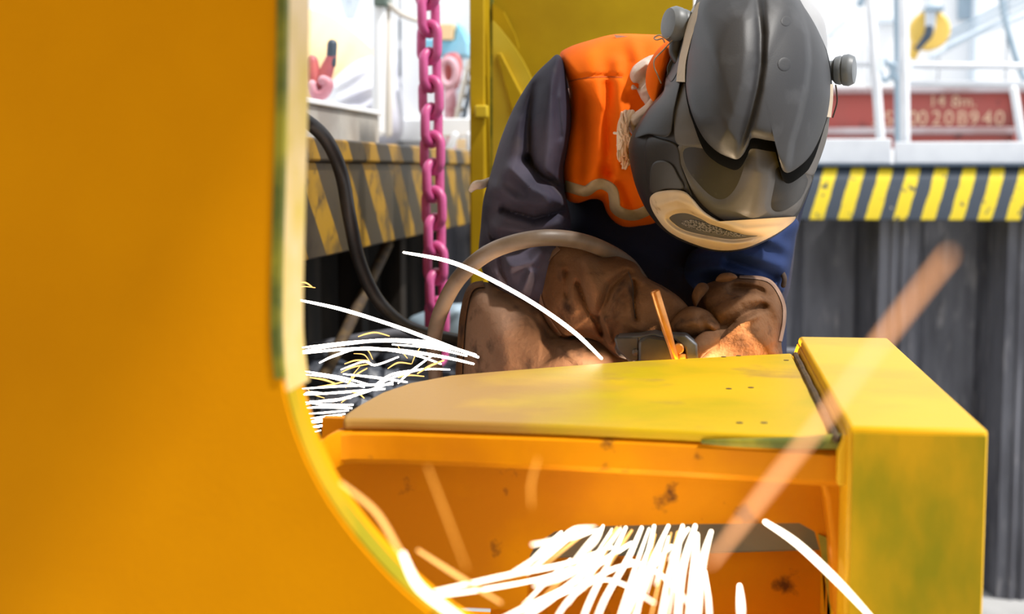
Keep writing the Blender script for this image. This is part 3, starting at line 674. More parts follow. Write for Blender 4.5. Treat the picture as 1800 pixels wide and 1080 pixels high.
obj('tarpaulin', Blob([(715, 570), (745, 548), (790, 535), (830, 540), (850, 590), (820, 640), (735, 636)], 3.62, .06, N=80, M=20, folds=ridges([([(740, 590), (800, 545)], 8, .02)])).geo(), M['bluegrey'], label='blue-grey tarpaulin bundle at the foot of the chain', cat='tarpaulin')
rr = random.Random(11)
for i in range(34):
    px, py = rr.uniform(545, 800), rr.uniform(630, 745)
    s = rr.uniform(.018, .042); c = Pzp(px, py, DZ+s*.8)
    th = np.linspace(0, 2*math.pi, 9, endpoint=False); V = []; 
    for e in (-.8, -.35, .2, .7):
        q = math.sqrt(1-e*e)
        V.append(np.c_[c[0]+s*q*np.cos(th)*np.array([rr.uniform(.7, 1.3) for _ in th]), c[1]+s*q*np.sin(th)*np.array([rr.uniform(.7, 1.3) for _ in th]), np.full(9, c[2]+e*s*.8)+np.array([rr.uniform(-.2, .2)*s for _ in th])])
    V = np.concatenate(V); F = [[r*9+j, r*9+(j+1) % 9, (r+1)*9+(j+1) % 9, (r+1)*9+j] for r in range(3) for j in range(9)]+[list(range(9))[::-1], [27+j for j in range(9)]]
    V[:, 2] += DZ-V[:, 2].min()
    obj('slag_chunk', (V, F), M['slag'], sharp=20, label='dark blue-grey chunk of slag among the left-hand sparks', cat='slag', group='slag chunks on the deck')

# ================================================================== THE WELDER
per = empty('person', (PX(1130, 2.4), 2.4, DZ), 'welder in orange and navy jacket kneeling bent forward over a torch', 'person')
def remesh(o, vox, sm=6):
    r = o.modifiers.new('remesh', 'REMESH'); r.mode = 'VOXEL'; r.voxel_size = vox; r.use_smooth_shade = True
    s = o.modifiers.new('smooth', 'SMOOTH'); s.iterations = sm; s.factor = .5
    return o
def Q(px, py, Y): return P(px, py, Y)
# joints
shR, elR, wrR = Q(1000, 200, 2.30), Q(915, 440, 2.22), Q(1110, 560, 2.10)
shL, elL, wrL = Q(1320, 260, 2.34), Q(1315, 500, 2.25), Q(1262, 580, 2.09)
hip, chest, neck, head = Q(1160, 500, 2.62), Q(1180, 300, 2.38), Q(1200, 160, 2.25), Q(1290, 210, 2.10)
hipR, hipL = hip+np.array([-.11, 0, 0]), hip+np.array([.11, 0, 0])
knR, knL = np.array([PX(890, 2.20), 2.22, DZ+.16]), np.array([PX(1290, 2.20), 2.22, DZ+.11])
anR, anL = np.array([knR[0]+.05, 2.68, DZ+.07]), np.array([knL[0], 2.68, DZ+.07])
body = join(tube([hip, (hip+chest)/2, chest, (chest+neck)/2+[0, .02, 0]], [.105, .10, .115, .09], k=20), tube([neck+[0, .02, 0], head], [.05, .052], n=8), tube([head+[.0, .03, .07], head, head-[0, .02, .06]], [.07, .078, .05], k=20),
            tube([neck, shR, elR, wrR], [.05, .035, .034, .026], k=16), tube([neck, shL, elL, wrL], [.05, .035, .034, .026], k=16),
            tube([hip, hipR, (hipR+knR)/2, knR, (knR+anR)/2, anR], [.09, .085, .07, .05, .05, .035], k=16), tube([hip, hipL, (hipL+knL)/2, knL, (knL+anL)/2, anL], [.09, .085, .07, .05, .05, .035], k=16))
remesh(obj('body', body, M['skin'], per), .011)
trs = join(tube([hip+[0, .03, .12], hip, hip-[0, 0, .05]], [.15, .165, .14], k=20), tube([hipR, (hipR+knR)/2, knR, (knR+anR)/2, anR], [.12, .105, .085, .08, .06], k=18), tube([hipL, (hipL+knL)/2, knL, (knL+anL)/2, anL], [.12, .105, .085, .08, .06], k=18))
remesh(obj('trousers', trs, M['navy_body'], per), .011)
for a in (anR, anL):
    g = join(tube([a+[0, -.02, .0], a+[0, .06, -.005], a+[0, .13, -.03]], [.048, .05, .042], k=16), tube([a+[0, .09, .03], a+[0, .10, -.035]], [.04, .05], n=6, k=16))
    remesh(obj('boot', g, M['boot'], per), .008)

# jacket trunk (navy) and orange upper part
trunk = Blob([(988, 105), (1040, 80), (1120, 66), (1220, 66), (1330, 90), (1400, 140), (1425, 220), (1432, 300), (1412, 370), (1398, 430), (1386, 500), (1350, 540), (1230, 575), (1100, 575), (1010, 520), (975, 440), (985, 360), (990, 280), (1000, 200)], 2.40, .15, center=(1180, 340), tilt=(0, .00010), back=.16,
             folds=ridges([([(1010, 400), (1120, 440), (1200, 470)], 22, .015), ([(1200, 480), (1290, 470), (1380, 440)], 16, .018), ([(1280, 450), (1390, 400)], 14, .012), ([(1230, 520), (1300, 480), (1380, 495)], 12, .014)]))
obj('jacket', trunk.geo(), M['navy_body'], per, label='dark navy lower jacket')
vest_out = [(984, 100), (998, 84), (1040, 70), (1085, 60), (1150, 61), (1215, 64), (1300, 80), (1360, 120), (1385, 200), (1370, 300), (1300, 380), (1230, 398), (1165, 392), (1140, 396), (1105, 400), (1085, 394), (1068, 376), (1058, 354), (1040, 350), (1015, 357), (996, 350), (990, 325), (988, 290), (996, 240), (1003, 200), (999, 150)]
vf = ridges([([(1035, 90), (1055, 180), (1045, 300)], 16, .010), ([(1085, 110), (1092, 200), (1078, 320)], 10, .011), ([(1068, 150), (1070, 300)], 7, -.010), ([(1025, 180), (1020, 320)], 10, -.008), ([(1000, 140), (1045, 133), (1092, 134)], 3, -.004), ([(1000, 336), (1030, 345), (1050, 338)], 14, .010), ([(1066, 300), (1100, 330), (1120, 390)], 9, -.012), ([(1095, 370), (1130, 372)], 12, .012), ([(1112, 66), (1122, 110), (1110, 150)], 10, .012), ([(1150, 70), (1140, 120)], 12, .008)])
vest = Blob(vest_out, 2.285, .135, center=(1102, 235), back=.17, power=.38, folds=vf, N=260, M=60)
vo = obj('vest', vest.geo(), M['orange'], per, label='bright orange high visibility upper jacket')
obj('reflective_band', strip([(991, 326), (1010, 332), (1030, 336), (1046, 326), (1060, 324), (1076, 334), (1080, 352), (1082, 366), (1096, 376), (1118, 378), (1146, 366)], 19, vest.Y, .004, n=90, thick=.001), M['reflective'], vo, label='dusty beige reflective band')
obj('yoke_seam', strip([(1000, 143), (1030, 137), (1060, 135), (1094, 136)], 2.2, vest.Y, .001, n=30, thick=.002), mat('seam_thread', (.45, .08, .003), .8), vo)
obj('collar_label', prism([P(1079, 61, 2.235), P(1104, 64, 2.235), P(1086, 71, 2.235)], (0, .003, 0)), M['cloth'], vo, label='small white label at the collar')
# right sleeve (left in the picture)
slf = ridges([([(962, 112), (972, 170), (968, 250), (962, 300)], 13, .014), ([(940, 150), (928, 220), (928, 278)], 8, -.020), ([(905, 215), (893, 280), (880, 320)], 14, .014), ([(926, 280), (952, 312), (988, 334)], 6, -.022), ([(900, 300), (935, 335), (985, 352)], 11, .020),
              ([(885, 368), (940, 384), (990, 370)], 6, -.020), ([(868, 330), (905, 352), (960, 362)], 9, .014), ([(848, 372), (858, 400), (868, 420)], 5, -.014), ([(870, 400), (930, 412), (985, 395)], 9, .012), ([(980, 105), (990, 180), (993, 260)], 6, .006), ([(986, 112), (978, 170), (985, 240)], 5, -.008), ([(860, 300), (858, 360)], 8, .008)])
sleeveR = Blob([(966, 106), (980, 96), (990, 110), (999, 160), (1004, 210), (998, 260), (991, 300), (994, 345), (1003, 385), (1000, 425), (960, 446), (900, 450), (858, 450), (842, 446), (845, 400), (850, 350), (864, 300), (880, 245), (903, 190), (935, 138)], 2.23, .105, center=(935, 320), folds=slf, N=240, M=60)
so = obj('sleeve', sleeveR.geo(), M['navy'], per, label='navy right sleeve, lightened for the lavender highlight')
obj('pull_tab', tube([P(862, 318, 2.24), P(848, 324, 2.22), P(836, 326, 2.21), P(828, 334, 2.21)], [.006, .007, .007, .004], n=16), M['cloth'], so)
cuffR = Blob([(845, 435), (880, 428), (950, 425), (1000, 430), (1010, 470), (985, 530), (950, 545), (900, 525), (862, 500), (846, 470)], 2.19, .085, center=(925, 480), N=160, M=40,
             folds=ridges([([(880, 455), (885, 478), (895, 505)], 5, -.012), ([(900, 470), (935, 460), (950, 440)], 8, .014), ([(920, 510), (932, 480)], 7, .012), ([(860, 470), (880, 500)], 6, .008)]))
obj('sleeve', cuffR.geo(), M['navy'], per, label='navy forearm sleeve, lightened for the lavender highlight')
# left arm (right in the picture)
armL = Blob([(1240, 430), (1320, 400), (1398, 385), (1398, 420), (1390, 470), (1382, 502), (1368, 520), (1300, 530), (1240, 520), (1205, 490), (1210, 450)], 2.25, .10, center=(1310, 460), N=160, M=40,
            folds=ridges([([(1210, 478), (1270, 470), (1330, 486)], 9, .014), ([(1290, 440), (1380, 470)], 10, .014), ([(1280, 462), (1360, 488)], 7, -.014), ([(1330, 410), (1390, 440)], 9, .010)]))
al = obj('sleeve', armL.geo(), mat('royal_navy_sleeve', (.014, .03, .105), .8, col2=(.008, .017, .06), scale=8, bump=.12, bscale=400, spec=.2), per, label='royal blue left sleeve')
obj('pull_tab', tube([P(1374, 478, 2.2), P(1379, 490, 2.19), P(1377, 502, 2.19)], .004, n=12), M['stitch'], al)
remesh(obj('sleeve', tube([shL+[0, .02, .01], (shL+elL)/2+[0, .01, 0], elL+[0, .02, 0]], [.085, .078, .068], n=20, k=20), M['navy'], per, label='navy left upper sleeve'), .009)
# leather gauntlet sleeves
gRf = ridges([([(985, 470), (1005, 520), (1010, 545)], 6, .006), ([(995, 480), (998, 520)], 5, -.010), ([(1018, 500), (1035, 545), (1058, 585)], 5, -.014), ([(1030, 460), (1045, 510), (1052, 560)], 13, .014), ([(1052, 555), (1075, 505), (1103, 480)], 8, -.016), ([(1075, 560), (1082, 520), (1108, 490)], 9, .014), ([(1112, 495), (1118, 560)], 4, -.010), ([(1100, 470), (1122, 470), (1128, 490)], 7, .012), ([(1145, 490), (1190, 520)], 12, .012), ([(1062, 560), (1072, 600)], 5, .014), ([(1100, 570), (1125, 580)], 8, .010), ([(1054, 560), (1062, 600)], 5, -.014), ([(960, 470), (975, 540)], 14, .006)])
gauR = Blob([(949, 482), (960, 452), (978, 436), (1005, 433), (1045, 440), (1090, 452), (1118, 464), (1134, 486), (1170, 506), (1200, 528), (1212, 550), (1200, 590), (1150, 625), (1090, 630), (1050, 600), (1010, 592), (985, 594), (962, 565), (945, 520)], 2.12, .075, center=(1065, 530), tilt=(-.00028, 0), folds=gRf, N=240, M=56)
go = obj('leather_sleeve', gauR.geo(), M['leather'], per, label='brown suede right welding sleeve')
obj('binding', strip([(982, 436), (962, 456), (950, 484), (947, 520), (960, 556), (984, 592)], 9, lambda x, y: gauR.Y(gauR.c[0]+(np.asarray(x)-gauR.c[0])*.985, y), .002, n=50, thick=.006), M['trim'], go)
obj('seam', strip([(1104, 478), (1112, 500), (1113, 530), (1117, 560)], 2.5, gauR.Y, .001, n=24, thick=.002), M['stitch'], go)
gLf = ridges([([(1262, 555), (1300, 528), (1345, 520)], 9, .012), ([(1270, 580), (1310, 552), (1340, 540)], 6, -.012), ([(1290, 505), (1330, 508), (1350, 520)], 7, -.016), ([(1240, 500), (1300, 492), (1350, 505)], 9, .014), ([(1352, 520), (1370, 560), (1368, 600)], 7, .008), ([(1262, 600), (1300, 570), (1330, 555)], 5, .010), ([(1310, 560), (1350, 600)], 16, .010), ([(1374, 580), (1364, 610)], 5, -.012)])
gauL = Blob([(1224, 520), (1235, 503), (1270, 490), (1310, 485), (1342, 488), (1364, 502), (1379, 530), (1381, 560), (1374, 600), (1364, 650), (1240, 655), (1225, 610), (1232, 560)], 2.13, .085, center=(1300, 570), tilt=(.0002, -.0003), folds=gLf, N=220, M=50)
glo = obj('leather_sleeve', gauL.geo(), M['leather'], per, label='brown suede left welding sleeve')
obj('binding', strip([(1300, 486), (1342, 490), (1362, 503), (1377, 532), (1379, 562), (1372, 600)], 6, lambda x, y: gauL.Y(gauL.c[0]+(np.asarray(x)-gauL.c[0])*.985, gauL.c[1]+(np.asarray(y)-gauL.c[1])*.985), .002, n=50, thick=.006), M['trim'], glo)
obj('strap_end', Blob([(1216, 520), (1226, 500), (1240, 498), (1246, 508), (1232, 526), (1222, 540)], 2.075, .012, N=50, M=12).geo(), M['leather'], glo)
obj('strap_end', Blob([(1258, 494), (1266, 482), (1285, 480), (1296, 488), (1278, 496)], 2.075, .012, N=50, M=12).geo(), M['leather'], glo)
# gloves with fingers closed on the torch handle
def glove(wrist, palm, dirs, side, lbl):
    wrist, palm = np.asarray(wrist), np.asarray(palm); ax = palm-wrist; ax /= np.linalg.norm(ax)
    sd_ = np.asarray(side, float); sd_ -= ax*np.dot(sd_, ax); sd_ /= np.linalg.norm(sd_); up = np.cross(ax, sd_)
    parts = [tube([wrist, (wrist+palm)/2, palm], [.034, .038, .040], k=18, flat=.75)]
    for i, ln in enumerate((.072, .082, .078, .062)):
        b = palm+sd_*(.030-.020*i)+ax*.012
        parts.append(tube([b, b+ax*ln*.42-up*.004, b+ax*ln*.62-up*ln*.30, b+ax*ln*.42-up*ln*.62], [.0125, .0118, .011, .0095], n=22, k=12))
    b = wrist+ax*.03+sd_*.034
    parts.append(tube([b, b+sd_*.022+ax*.028-up*.006, b+sd_*.016+ax*.056-up*.022, b+sd_*.002+ax*.072-up*.036], [.015, .0135, .012, .010], n=20, k=12))
    o = obj('glove', join(*parts), M['glove'], per, label=lbl); remesh(o, .0042, 4); return o
glove(Q(1105, 590, 2.10), Q(1140, 612, 2.075), None, (0, .9, .1), 'brown suede right glove gripping the torch')
glove(Q(1268, 590, 2.08), Q(1232, 602, 2.065), None, (0, -.9, .15), 'brown suede left glove steadying the torch')
cf = Blob([(1176, 574), (1188, 552), (1212, 539), (1236, 543), (1256, 556), (1268, 576), (1254, 592), (1222, 600), (1188, 596)], 2.06, .05, N=100, M=26, folds=ridges([([(1190, 575), (1225, 560), (1255, 580)], 8, .008), ([(1205, 560), (1240, 552)], 6, -.006), ([(1230, 560), (1250, 590)], 6, -.008)]))
obj('cuff_fold', cf.geo(), M['leather'], glo)
# apron over the right thigh
apf = ridges([([(832, 520), (860, 560), (870, 640)], 20, .006), ([(880, 510), (930, 545), (965, 590)], 9, -.018), ([(1000, 610), (1060, 620), (1100, 640)], 14, .010), ([(1035, 610), (1060, 605)], 5, -.006), ([(985, 612), (1020, 645)], 3, .004), ([(880, 590), (890, 640)], 18, .006)])
apr = Blob([(836, 497), (822, 508), (813, 530), (807, 570), (804, 610), (800, 670), (800, 760), (900, 790), (1050, 790), (1115, 740), (1112, 640), (1084, 604), (1050, 590), (1000, 588), (970, 570), (950, 540), (910, 515), (866, 498)], 2.19, .12, center=(945, 650), folds=apf, N=240, M=50)
ao = obj('apron', apr.geo(), M['leather_apron'], per, label='worn brown leather apron over the right thigh')
inn = lambda s, k: (lambda x, y: s.Y(s.c[0]+(np.asarray(x)-s.c[0])*k, s.c[1]+(np.asarray(y)-s.c[1])*k))
obj('binding', strip([(850, 499), (832, 503), (821, 520), (813, 560), (809, 610), (806, 670)], 11, inn(apr, .975), .003, n=60, thick=.006), M['leather'], ao)
obj('seam', strip([(853, 506), (838, 509), (828, 524), (820, 562), (816, 612), (813, 668)], 1.8, apr.Y, .001, n=60, thick=.001), M['stitch'], ao)
# neck cloth and frayed towel end
nc = Blob([(1104, 140), (1112, 118), (1130, 104), (1150, 96), (1170, 100), (1172, 150), (1160, 180), (1140, 196), (1128, 178), (1118, 160), (1106, 158)], 2.17, .035, N=120, M=30, folds=ridges([([(1112, 130), (1135, 112)], 5, .010), ([(1122, 150), (1140, 130)], 6, -.014), ([(1112, 155), (1125, 175)], 4, .010), ([(1130, 160), (1150, 155)], 5, .010)]))
no = obj('neck_cloth', nc.geo(), M['cloth'], per, label='dirty white cloth wrapped at the neck')
nt2 = Blob([(1150, 168), (1166, 182), (1150, 205), (1132, 225), (1118, 238), (1106, 230), (1100, 205), (1118, 196), (1134, 184)], 2.12, .02, N=90, M=24, folds=ridges([([(1112, 210), (1145, 190)], 5, .006), ([(1120, 225), (1150, 200)], 4, -.006)]))
obj('cloth_end', nt2.geo(), M['cloth'], no)
fr = random.Random(3); frs = []
for i in range(26):
    x, y = fr.uniform(1088, 1106), fr.uniform(196, 275); 
    frs.append(tube([P(x, y, 2.10+fr.uniform(0, .012)), P(x+fr.uniform(-8, 8), y+fr.uniform(6, 14), 2.095), P(x+fr.uniform(-7, 7), y+fr.uniform(16, 26), 2.10)], fr.uniform(.0012, .0026), n=10, k=6))
for x in (1092, 1098, 1103): frs.append(tube([P(x+8, 198, 2.11), P(x-2, 220, 2.10), P(x-3, 260, 2.10), P(x-2, 298-abs(x-1097)*3, 2.10)], [.0045, .004, .004, .002], n=30, k=8))
frs.append(tube([P(1080, 234, 2.1), P(1104, 236, 2.095)], .0022, n=6, k=6))
obj('frayed_end', join(*frs), M['fray'], no, label='frayed white threads')

# ================================================================== WELDING HELMET
hel = empty('welding_helmet', P(1290, 440, 2.05), 'dark grey welding helmet with tan chin guard and side knobs', 'helmet')
h_out = [(1238, -22), (1216, 30), (1204, 80), (1190, 125), (1164, 162), (1138, 192), (1113, 232), (1105, 262), (1110, 300), (1122, 340), (1142, 378), (1170, 408), (1212, 430), (1262, 443), (1310, 439), (1358, 418), (1392, 392), (1412, 360), (1434, 300), (1452, 240), (1462, 180), (1462, 140), (1455, 95), (1438, 50), (1412, 8), (1380, -28), (1310, -45)]
HB = Blob(h_out, 2.08, .165, center=(1295, 210), N=260, M=60, back=.13)
hs = obj('shell', HB.geo(), M['helmet'], hel)
# light grey hood behind the shield
hood = Blob([(1200, 70), (1210, 30), (1232, -6), (1290, -60), (1370, -60), (1425, 0), (1452, 50), (1440, 120), (1330, 150), (1220, 130)], 2.09, .085, center=(1325, 50), N=120, M=30, back=.15)
obj('hood', hood.geo(), mat('pale_grey_hood', (.42, .43, .45), .5, col2=(.34, .34, .35), scale=8), hel, label='pale grey hood edge')
S = HB.Y
# upper visor shield
shield_out = [(1228, 0), (1214, 45), (1206, 90), (1205, 130), (1208, 170), (1220, 210), (1238, 244), (1260, 266), (1282, 277), (1296, 280), (1306, 272), (1315, 256), (1322, 243), (1345, 246), (1370, 253), (1371, 278), (1374, 296), (1384, 304), (1402, 295), (1424, 274), (1442, 240), (1455, 200), (1461, 160), (1456, 105), (1441, 60), (1416, 16), (1385, -22), (1310, -40), (1255, -32)]
cl = [(1333, -60), (1336, 0), (1341, 60), (1340, 110), (1333, 160), (1322, 205), (1311, 240), (1300, 300)]
cr = [(1385, -60), (1405, 10), (1419, 60), (1422, 110), (1416, 160), (1404, 210), (1392, 250), (1384, 310)]
lobe = [(1262, 30), (1285, 10), (1315, 8), (1330, 30), (1333, 90), (1326, 150), (1310, 205), (1292, 245), (1268, 245), (1245, 205), (1238, 150), (1242, 85)]
f1, f2, f3 = step_height(cl, .013, 9), step_height(cr, -.014, 7), mask_height(lobe, .014, 26)
def sh_extra(x, y): return f1(x, y)+f2(x, y)+f3(x, y)-.007*np.exp(-(dist_poly(x, y, cl)/8)**2)+.0022*np.exp(-(dist_poly(x, y, cr)/3)**2)
Hs = .040
SHD = panel(shield_out, S, Hs, edge=.72, center=(1330, 120), N=300, M=70, k=7, extra=sh_extra, sink=-.001, under=.968)
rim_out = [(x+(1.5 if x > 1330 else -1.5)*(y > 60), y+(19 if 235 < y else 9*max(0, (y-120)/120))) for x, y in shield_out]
obj('shield_shade_band', panel(rim_out, S, .013, edge=.7, center=(1330, 130), N=240, M=20, k=6, sink=.004), mat('painted_shade_black', (.004, .004, .004), .9, spec=.05), hel, label='black band painted as the shade under the shield')  # black strip stands in for the shade under the visor overhang
shd = obj('visor_shield', SHD, M['helmet_shield'], hel, label='ribbed grey upper shield', sharp=50)
SY = lambda x, y: S(x, y)-Hs-sh_extra(np.asarray(x, float), np.asarray(y, float))
for px, py, r in ((1382, 37, 9), (1379, 113, 12)):
    obj('moulded_disc', panel([(px+r*math.cos(t), py+r*math.sin(t)) for t in np.linspace(0, 2*math.pi, 16, endpoint=False)], SY, .0010, edge=.3, N=40, M=6, k=4, sink=.002), M['helmet_shield'], shd)
# face plate under the shield with two scoops and a central ridge
face_out = [(1192, 258), (1238, 250), (1300, 235), (1372, 245), (1405, 292), (1427, 312), (1416, 342), (1402, 372), (1378, 389), (1345, 399), (1305, 398), (1262, 382), (1228, 352), (1206, 312)]
scL = [(1212, 262), (1300, 280), (1312, 272), (1300, 310), (1285, 336), (1268, 347), (1250, 340), (1228, 318), (1208, 290)]
scR = [(1366, 296), (1400, 296), (1418, 314), (1414, 338), (1398, 356), (1378, 368), (1362, 370), (1355, 358), (1362, 320)]
e1, e2 = mask_height(crom(scL, 60, True).tolist(), -.016, 22), mask_height(crom(scR, 60, True).tolist(), -.016, 13)
er = ridges([([(1337, 305), (1334, 330), (1325, 372)], 16, .009)])
def fc_extra(x, y): return e1(x, y)+e2(x, y)+er(x, y)
FH = .006
fcp = obj('face_plate', panel(face_out, S, FH, edge=.5, center=(1310, 318), N=260, M=64, k=8, extra=fc_extra, sink=.006, under=.99), M['helmet_light'], hel, label='grey face plate with scooped cheeks', sharp=50)
# upper side cheek pieces with dividing seams
obj('side_cheek', panel([(1196, 146), (1207, 150), (1212, 195), (1226, 228), (1240, 248), (1236, 256), (1192, 254), (1184, 220), (1184, 180)], S, .004, edge=.5, N=100, M=14, sink=.006), M['helmet_light'], hel)
obj('side_cheek', panel([(1404, 294), (1426, 276), (1446, 240), (1458, 196), (1454, 240), (1440, 284), (1428, 308)], lambda x, y: S(1295+(np.asarray(x)-1295)*.985, 210+(np.asarray(y)-210)*.985), .004, edge=.5, N=100, M=14, sink=.006), M['helmet_light'], hel)
# jaw panel and pad on the visible side
jaw = panel([(1134, 300), (1133, 262), (1140, 240), (1160, 243), (1190, 256), (1198, 292), (1212, 330), (1216, 346), (1200, 334), (1170, 333), (1146, 340), (1138, 325)], S, .005, edge=.4, N=140, M=20, sink=.006)
jo = obj('jaw_panel', jaw, M['helmet'], hel)
obj('jaw_pad', panel([(1142, 320), (1144, 296), (1152, 284), (1168, 282), (1182, 290), (1192, 308), (1202, 332), (1170, 333), (1146, 339)], S, .009, edge=.5, N=110, M=16, sink=.006), M['darkslot'], hel, label='dark cheek pad')
# chin guard with vent
chin_out = [(1142, 352), (1150, 340), (1168, 335), (1190, 334), (1205, 338), (1218, 350), (1238, 372), (1268, 390), (1305, 401), (1345, 403), (1380, 392), (1398, 381), (1392, 392), (1358, 415), (1310, 436), (1262, 440), (1214, 427), (1174, 406), (1150, 376)]
cv = [(1172, 384), (1184, 374), (1206, 372), (1230, 380), (1262, 394), (1302, 408), (1344, 413), (1322, 421), (1290, 425), (1250, 419), (1212, 411), (1186, 400)]
c1 = mask_height(crom(cv, 60, True).tolist(), -.014, 5)
c2 = ridges([([(1152, 362), (1190, 352), (1215, 362), (1250, 388), (1310, 404), (1370, 400)], 5, .004), ([(1160, 385), (1200, 418), (1265, 433), (1320, 428)], 6, .005)])
chf = obj('chin_guard', panel(chin_out, S, .016, edge=.55, center=(1225, 392), N=260, M=50, k=7, extra=lambda x, y: c1(x, y)+c2(x, y), sink=.006, under=.985), M['chin'], hel, label='chin guard, tan partly from painted-in warm light', sharp=50)
vt = obj('vent', panel(cv, S, .0035, edge=.6, center=(1245, 399), N=120, M=12, sink=.006), M['helmet_light'], chf)
obj('filter_mesh', panel([(1196, 392), (1212, 386), (1240, 392), (1275, 404), (1312, 415), (1285, 416), (1245, 409), (1215, 402)], S, .0055, edge=.5, N=90, M=10, sink=.004), M['filter'], chf, label='speckled filter mesh')
# hinge arm with slot, tape, knobs, wires
obj('hinge_arm', panel([(1196, 62), (1208, 100), (1196, 145), (1186, 190), (1176, 238), (1140, 236), (1116, 240), (1138, 196), (1164, 166), (1172, 130), (1180, 96)], lambda x, y: S(1295+(np.asarray(x)-1295)*.93, 210+(np.asarray(y)-210)*.93), .003, edge=.5, N=140, M=18, sink=.03), M['helmet'], hel)
obj('slot', panel([(1176, 140), (1172, 120), (1180, 104), (1190, 98), (1195, 108), (1190, 128), (1181, 143)], lambda x, y: S(1295+(np.asarray(x)-1295)*.93, 210+(np.asarray(y)-210)*.93), .006, edge=.6, N=60, M=10, sink=.01), M['darkslot'], hel)
obj('tape', strip([(1262, -24), (1236, 8), (1217, 42), (1205, 84), (1199, 115), (1197, 144)], [20, 20, 17, 15, 14, 17], lambda x, y: S(1295+(np.asarray(x)-1295)*.93, np.asarray(y)), .022, n=60, thick=.01), M['tape'], hel, label='cream masking tape strip')
obj('tape', strip([(1462, 148), (1460, 175), (1456, 206)], [5, 9, 10], lambda x, y: S(1295+(np.asarray(x)-1295)*.95, np.asarray(y)), .004, n=20, thick=.01), M['tape'], hel, label='cream masking tape strip')
def knob(c, axis, s, part):
    pr = [(-.03*s, .013*s), (0, .014*s), (.004*s, .019*s), (.010*s, .0205*s), (.013*s, .0195*s), (.015*s, .0215*s), (.022*s, .0225*s), (.026*s, .021*s), (.030*s, .019*s), (.0315*s, .013*s), (.031*s, .0)]
    o = obj('knob', lathe(pr, c, axis, 40), M['knob'], hel); return o
kA = P(1212, 47, 2.07); k1 = knob(kA, (-.9, -.5, .10), 1.15, 0)
obj('knob_bracket', tube([P(1190, 72, 2.06), P(1187, 92, 2.06), P(1192, 108, 2.05)], [.010, .009, .006], n=14), M['darkslot'], hel)
kB = P(1464, 124, 2.09); k2 = knob(kB, (.95, -.25, .0), 1.0, 0)
obj('wire', tube([P(1186, 66, 2.05), P(1166, 88, 2.045), P(1151, 104, 2.04), P(1150, 118, 2.04), P(1156, 132, 2.04), P(1162, 146, 2.04)], .0010, n=50, k=8), M['wire'], hel)
obj('wire', tube([P(1183, 60, 2.05), P(1172, 68, 2.045), P(1160, 62, 2.045), P(1150, 66, 2.045), P(1154, 70, 2.045), P(1164, 68, 2.045), P(1168, 74, 2.045)], .0012, n=60, k=8), M['wire'], hel)
obj('wire', tube([P(1469, 150, 2.06), P(1471, 165, 2.06), P(1471, 182, 2.06), P(1464, 206, 2.06)], .0011, n=40, k=8), M['stitch'], hel)
ear = Blob([(1178, 72), (1182, 100), (1172, 130), (1166, 156), (1152, 180), (1141, 168), (1135, 146), (1138, 118), (1152, 92), (1168, 76)], 2.11, .028, N=90, M=24)
obj('ear_flap', ear.geo(), M['orange'], hel, label='orange fabric ear flap')

# ================================================================== TORCH AND ROD
tc = empty('gouging_torch', P(1150, 640, 1.99), 'dark steel gouging torch with clamped copper rod', 'torch')
Yt = 1.985
def TP(x, y, d=0): return P(x, y, Yt+d)
obj('jaw', prism([TP(1079, 594), TP(1123, 592), TP(1124, 634), TP(1110, 640), TP(1084, 616)], (0, .04, 0)), M['torch'], tc, bevel=.003)
obj('jaw', prism([TP(1122, 600, -.008), TP(1140, 590, -.008), TP(1170, 595, -.008), TP(1182, 610, -.008), TP(1183, 645, -.008), TP(1122, 648, -.008)], (0, .045, 0)), M['torch'], tc, bevel=.004)
obj('jaw_top', prism([TP(1084, 593, .004), TP(1124, 591, .0), TP(1150, 586, 0), TP(1170, 592, 0), TP(1140, 604, 0)], (0, .05, 0)), M['torch_steel'], tc, bevel=.002)
obj('slot', lathe([(-.002, .001), (0, .0048), (.004, .0048)], TP(1117, 620, -.003), (0, 1, 0), 16), M['darkslot'], tc)
obj('clamp_arm', prism([TP(1178, 588, -.004), TP(1206, 589, -.004), TP(1226, 606, -.004), TP(1228, 645, -.004), TP(1208, 645, -.004), TP(1204, 612, -.004), TP(1186, 598, -.004)], (0, .035, 0)), M['torch_steel'], tc, bevel=.003)
obj('pivot_screw', lathe([(-.012, .006), (-.010, .0075), (.01, .0075)], TP(1193, 612, .0), (0, 1, 0), 20), M['copper'], tc)
obj('nozzle', lathe([(-.01, .010), (0, .011), (.012, .009)], TP(1196, 634, .004), (0, 0, -1), 20), M['copper'], tc)
obj('handle', tube([TP(1100, 612, .03), P(1120, 605, 2.06), P(1150, 600, 2.09)], .016, n=14), M['black_rubber'], tc)
rod0, rod1 = P(1151, 511, 1.955), P(1190, 640, 1.975)
dv = rod1-rod0; dv = dv/np.linalg.norm(dv)
obj('carbon_rod', lathe([(0, .0055), (.0015, .0068), (.058, .0068), (.085, .0052), (float(np.linalg.norm(rod1-rod0))+.02, .0046)], rod0, dv, 10), M['copper'], sharp=60, label='copper coated carbon rod standing up from the torch', cat='rod')
# the burning arc at the rod tip, hidden behind the beam edge
arc = empty('welding_arc', P(1196, 730, 2.0), 'glowing arc at the tip of the copper rod', 'arc')
obj('glow', lathe([(-.006, .001), (-.004, .004), (0, .006), (.004, .004), (.006, .001)], P(1196, 730, 2.0), (0, 0, 1), 12), M['arc'], arc)
def arclight(pos, e):
    al_ = bpy.data.lights.new('arc_light', 'POINT'); al_.energy = e; al_.color = (1, .74, .48); al_.shadow_soft_size = .012
    ao_ = bpy.data.objects.new('arc_light', al_); COL.objects.link(ao_); ao_.location = pos.tolist()
arclight(P(1196, 722, 2.0), 10.0)

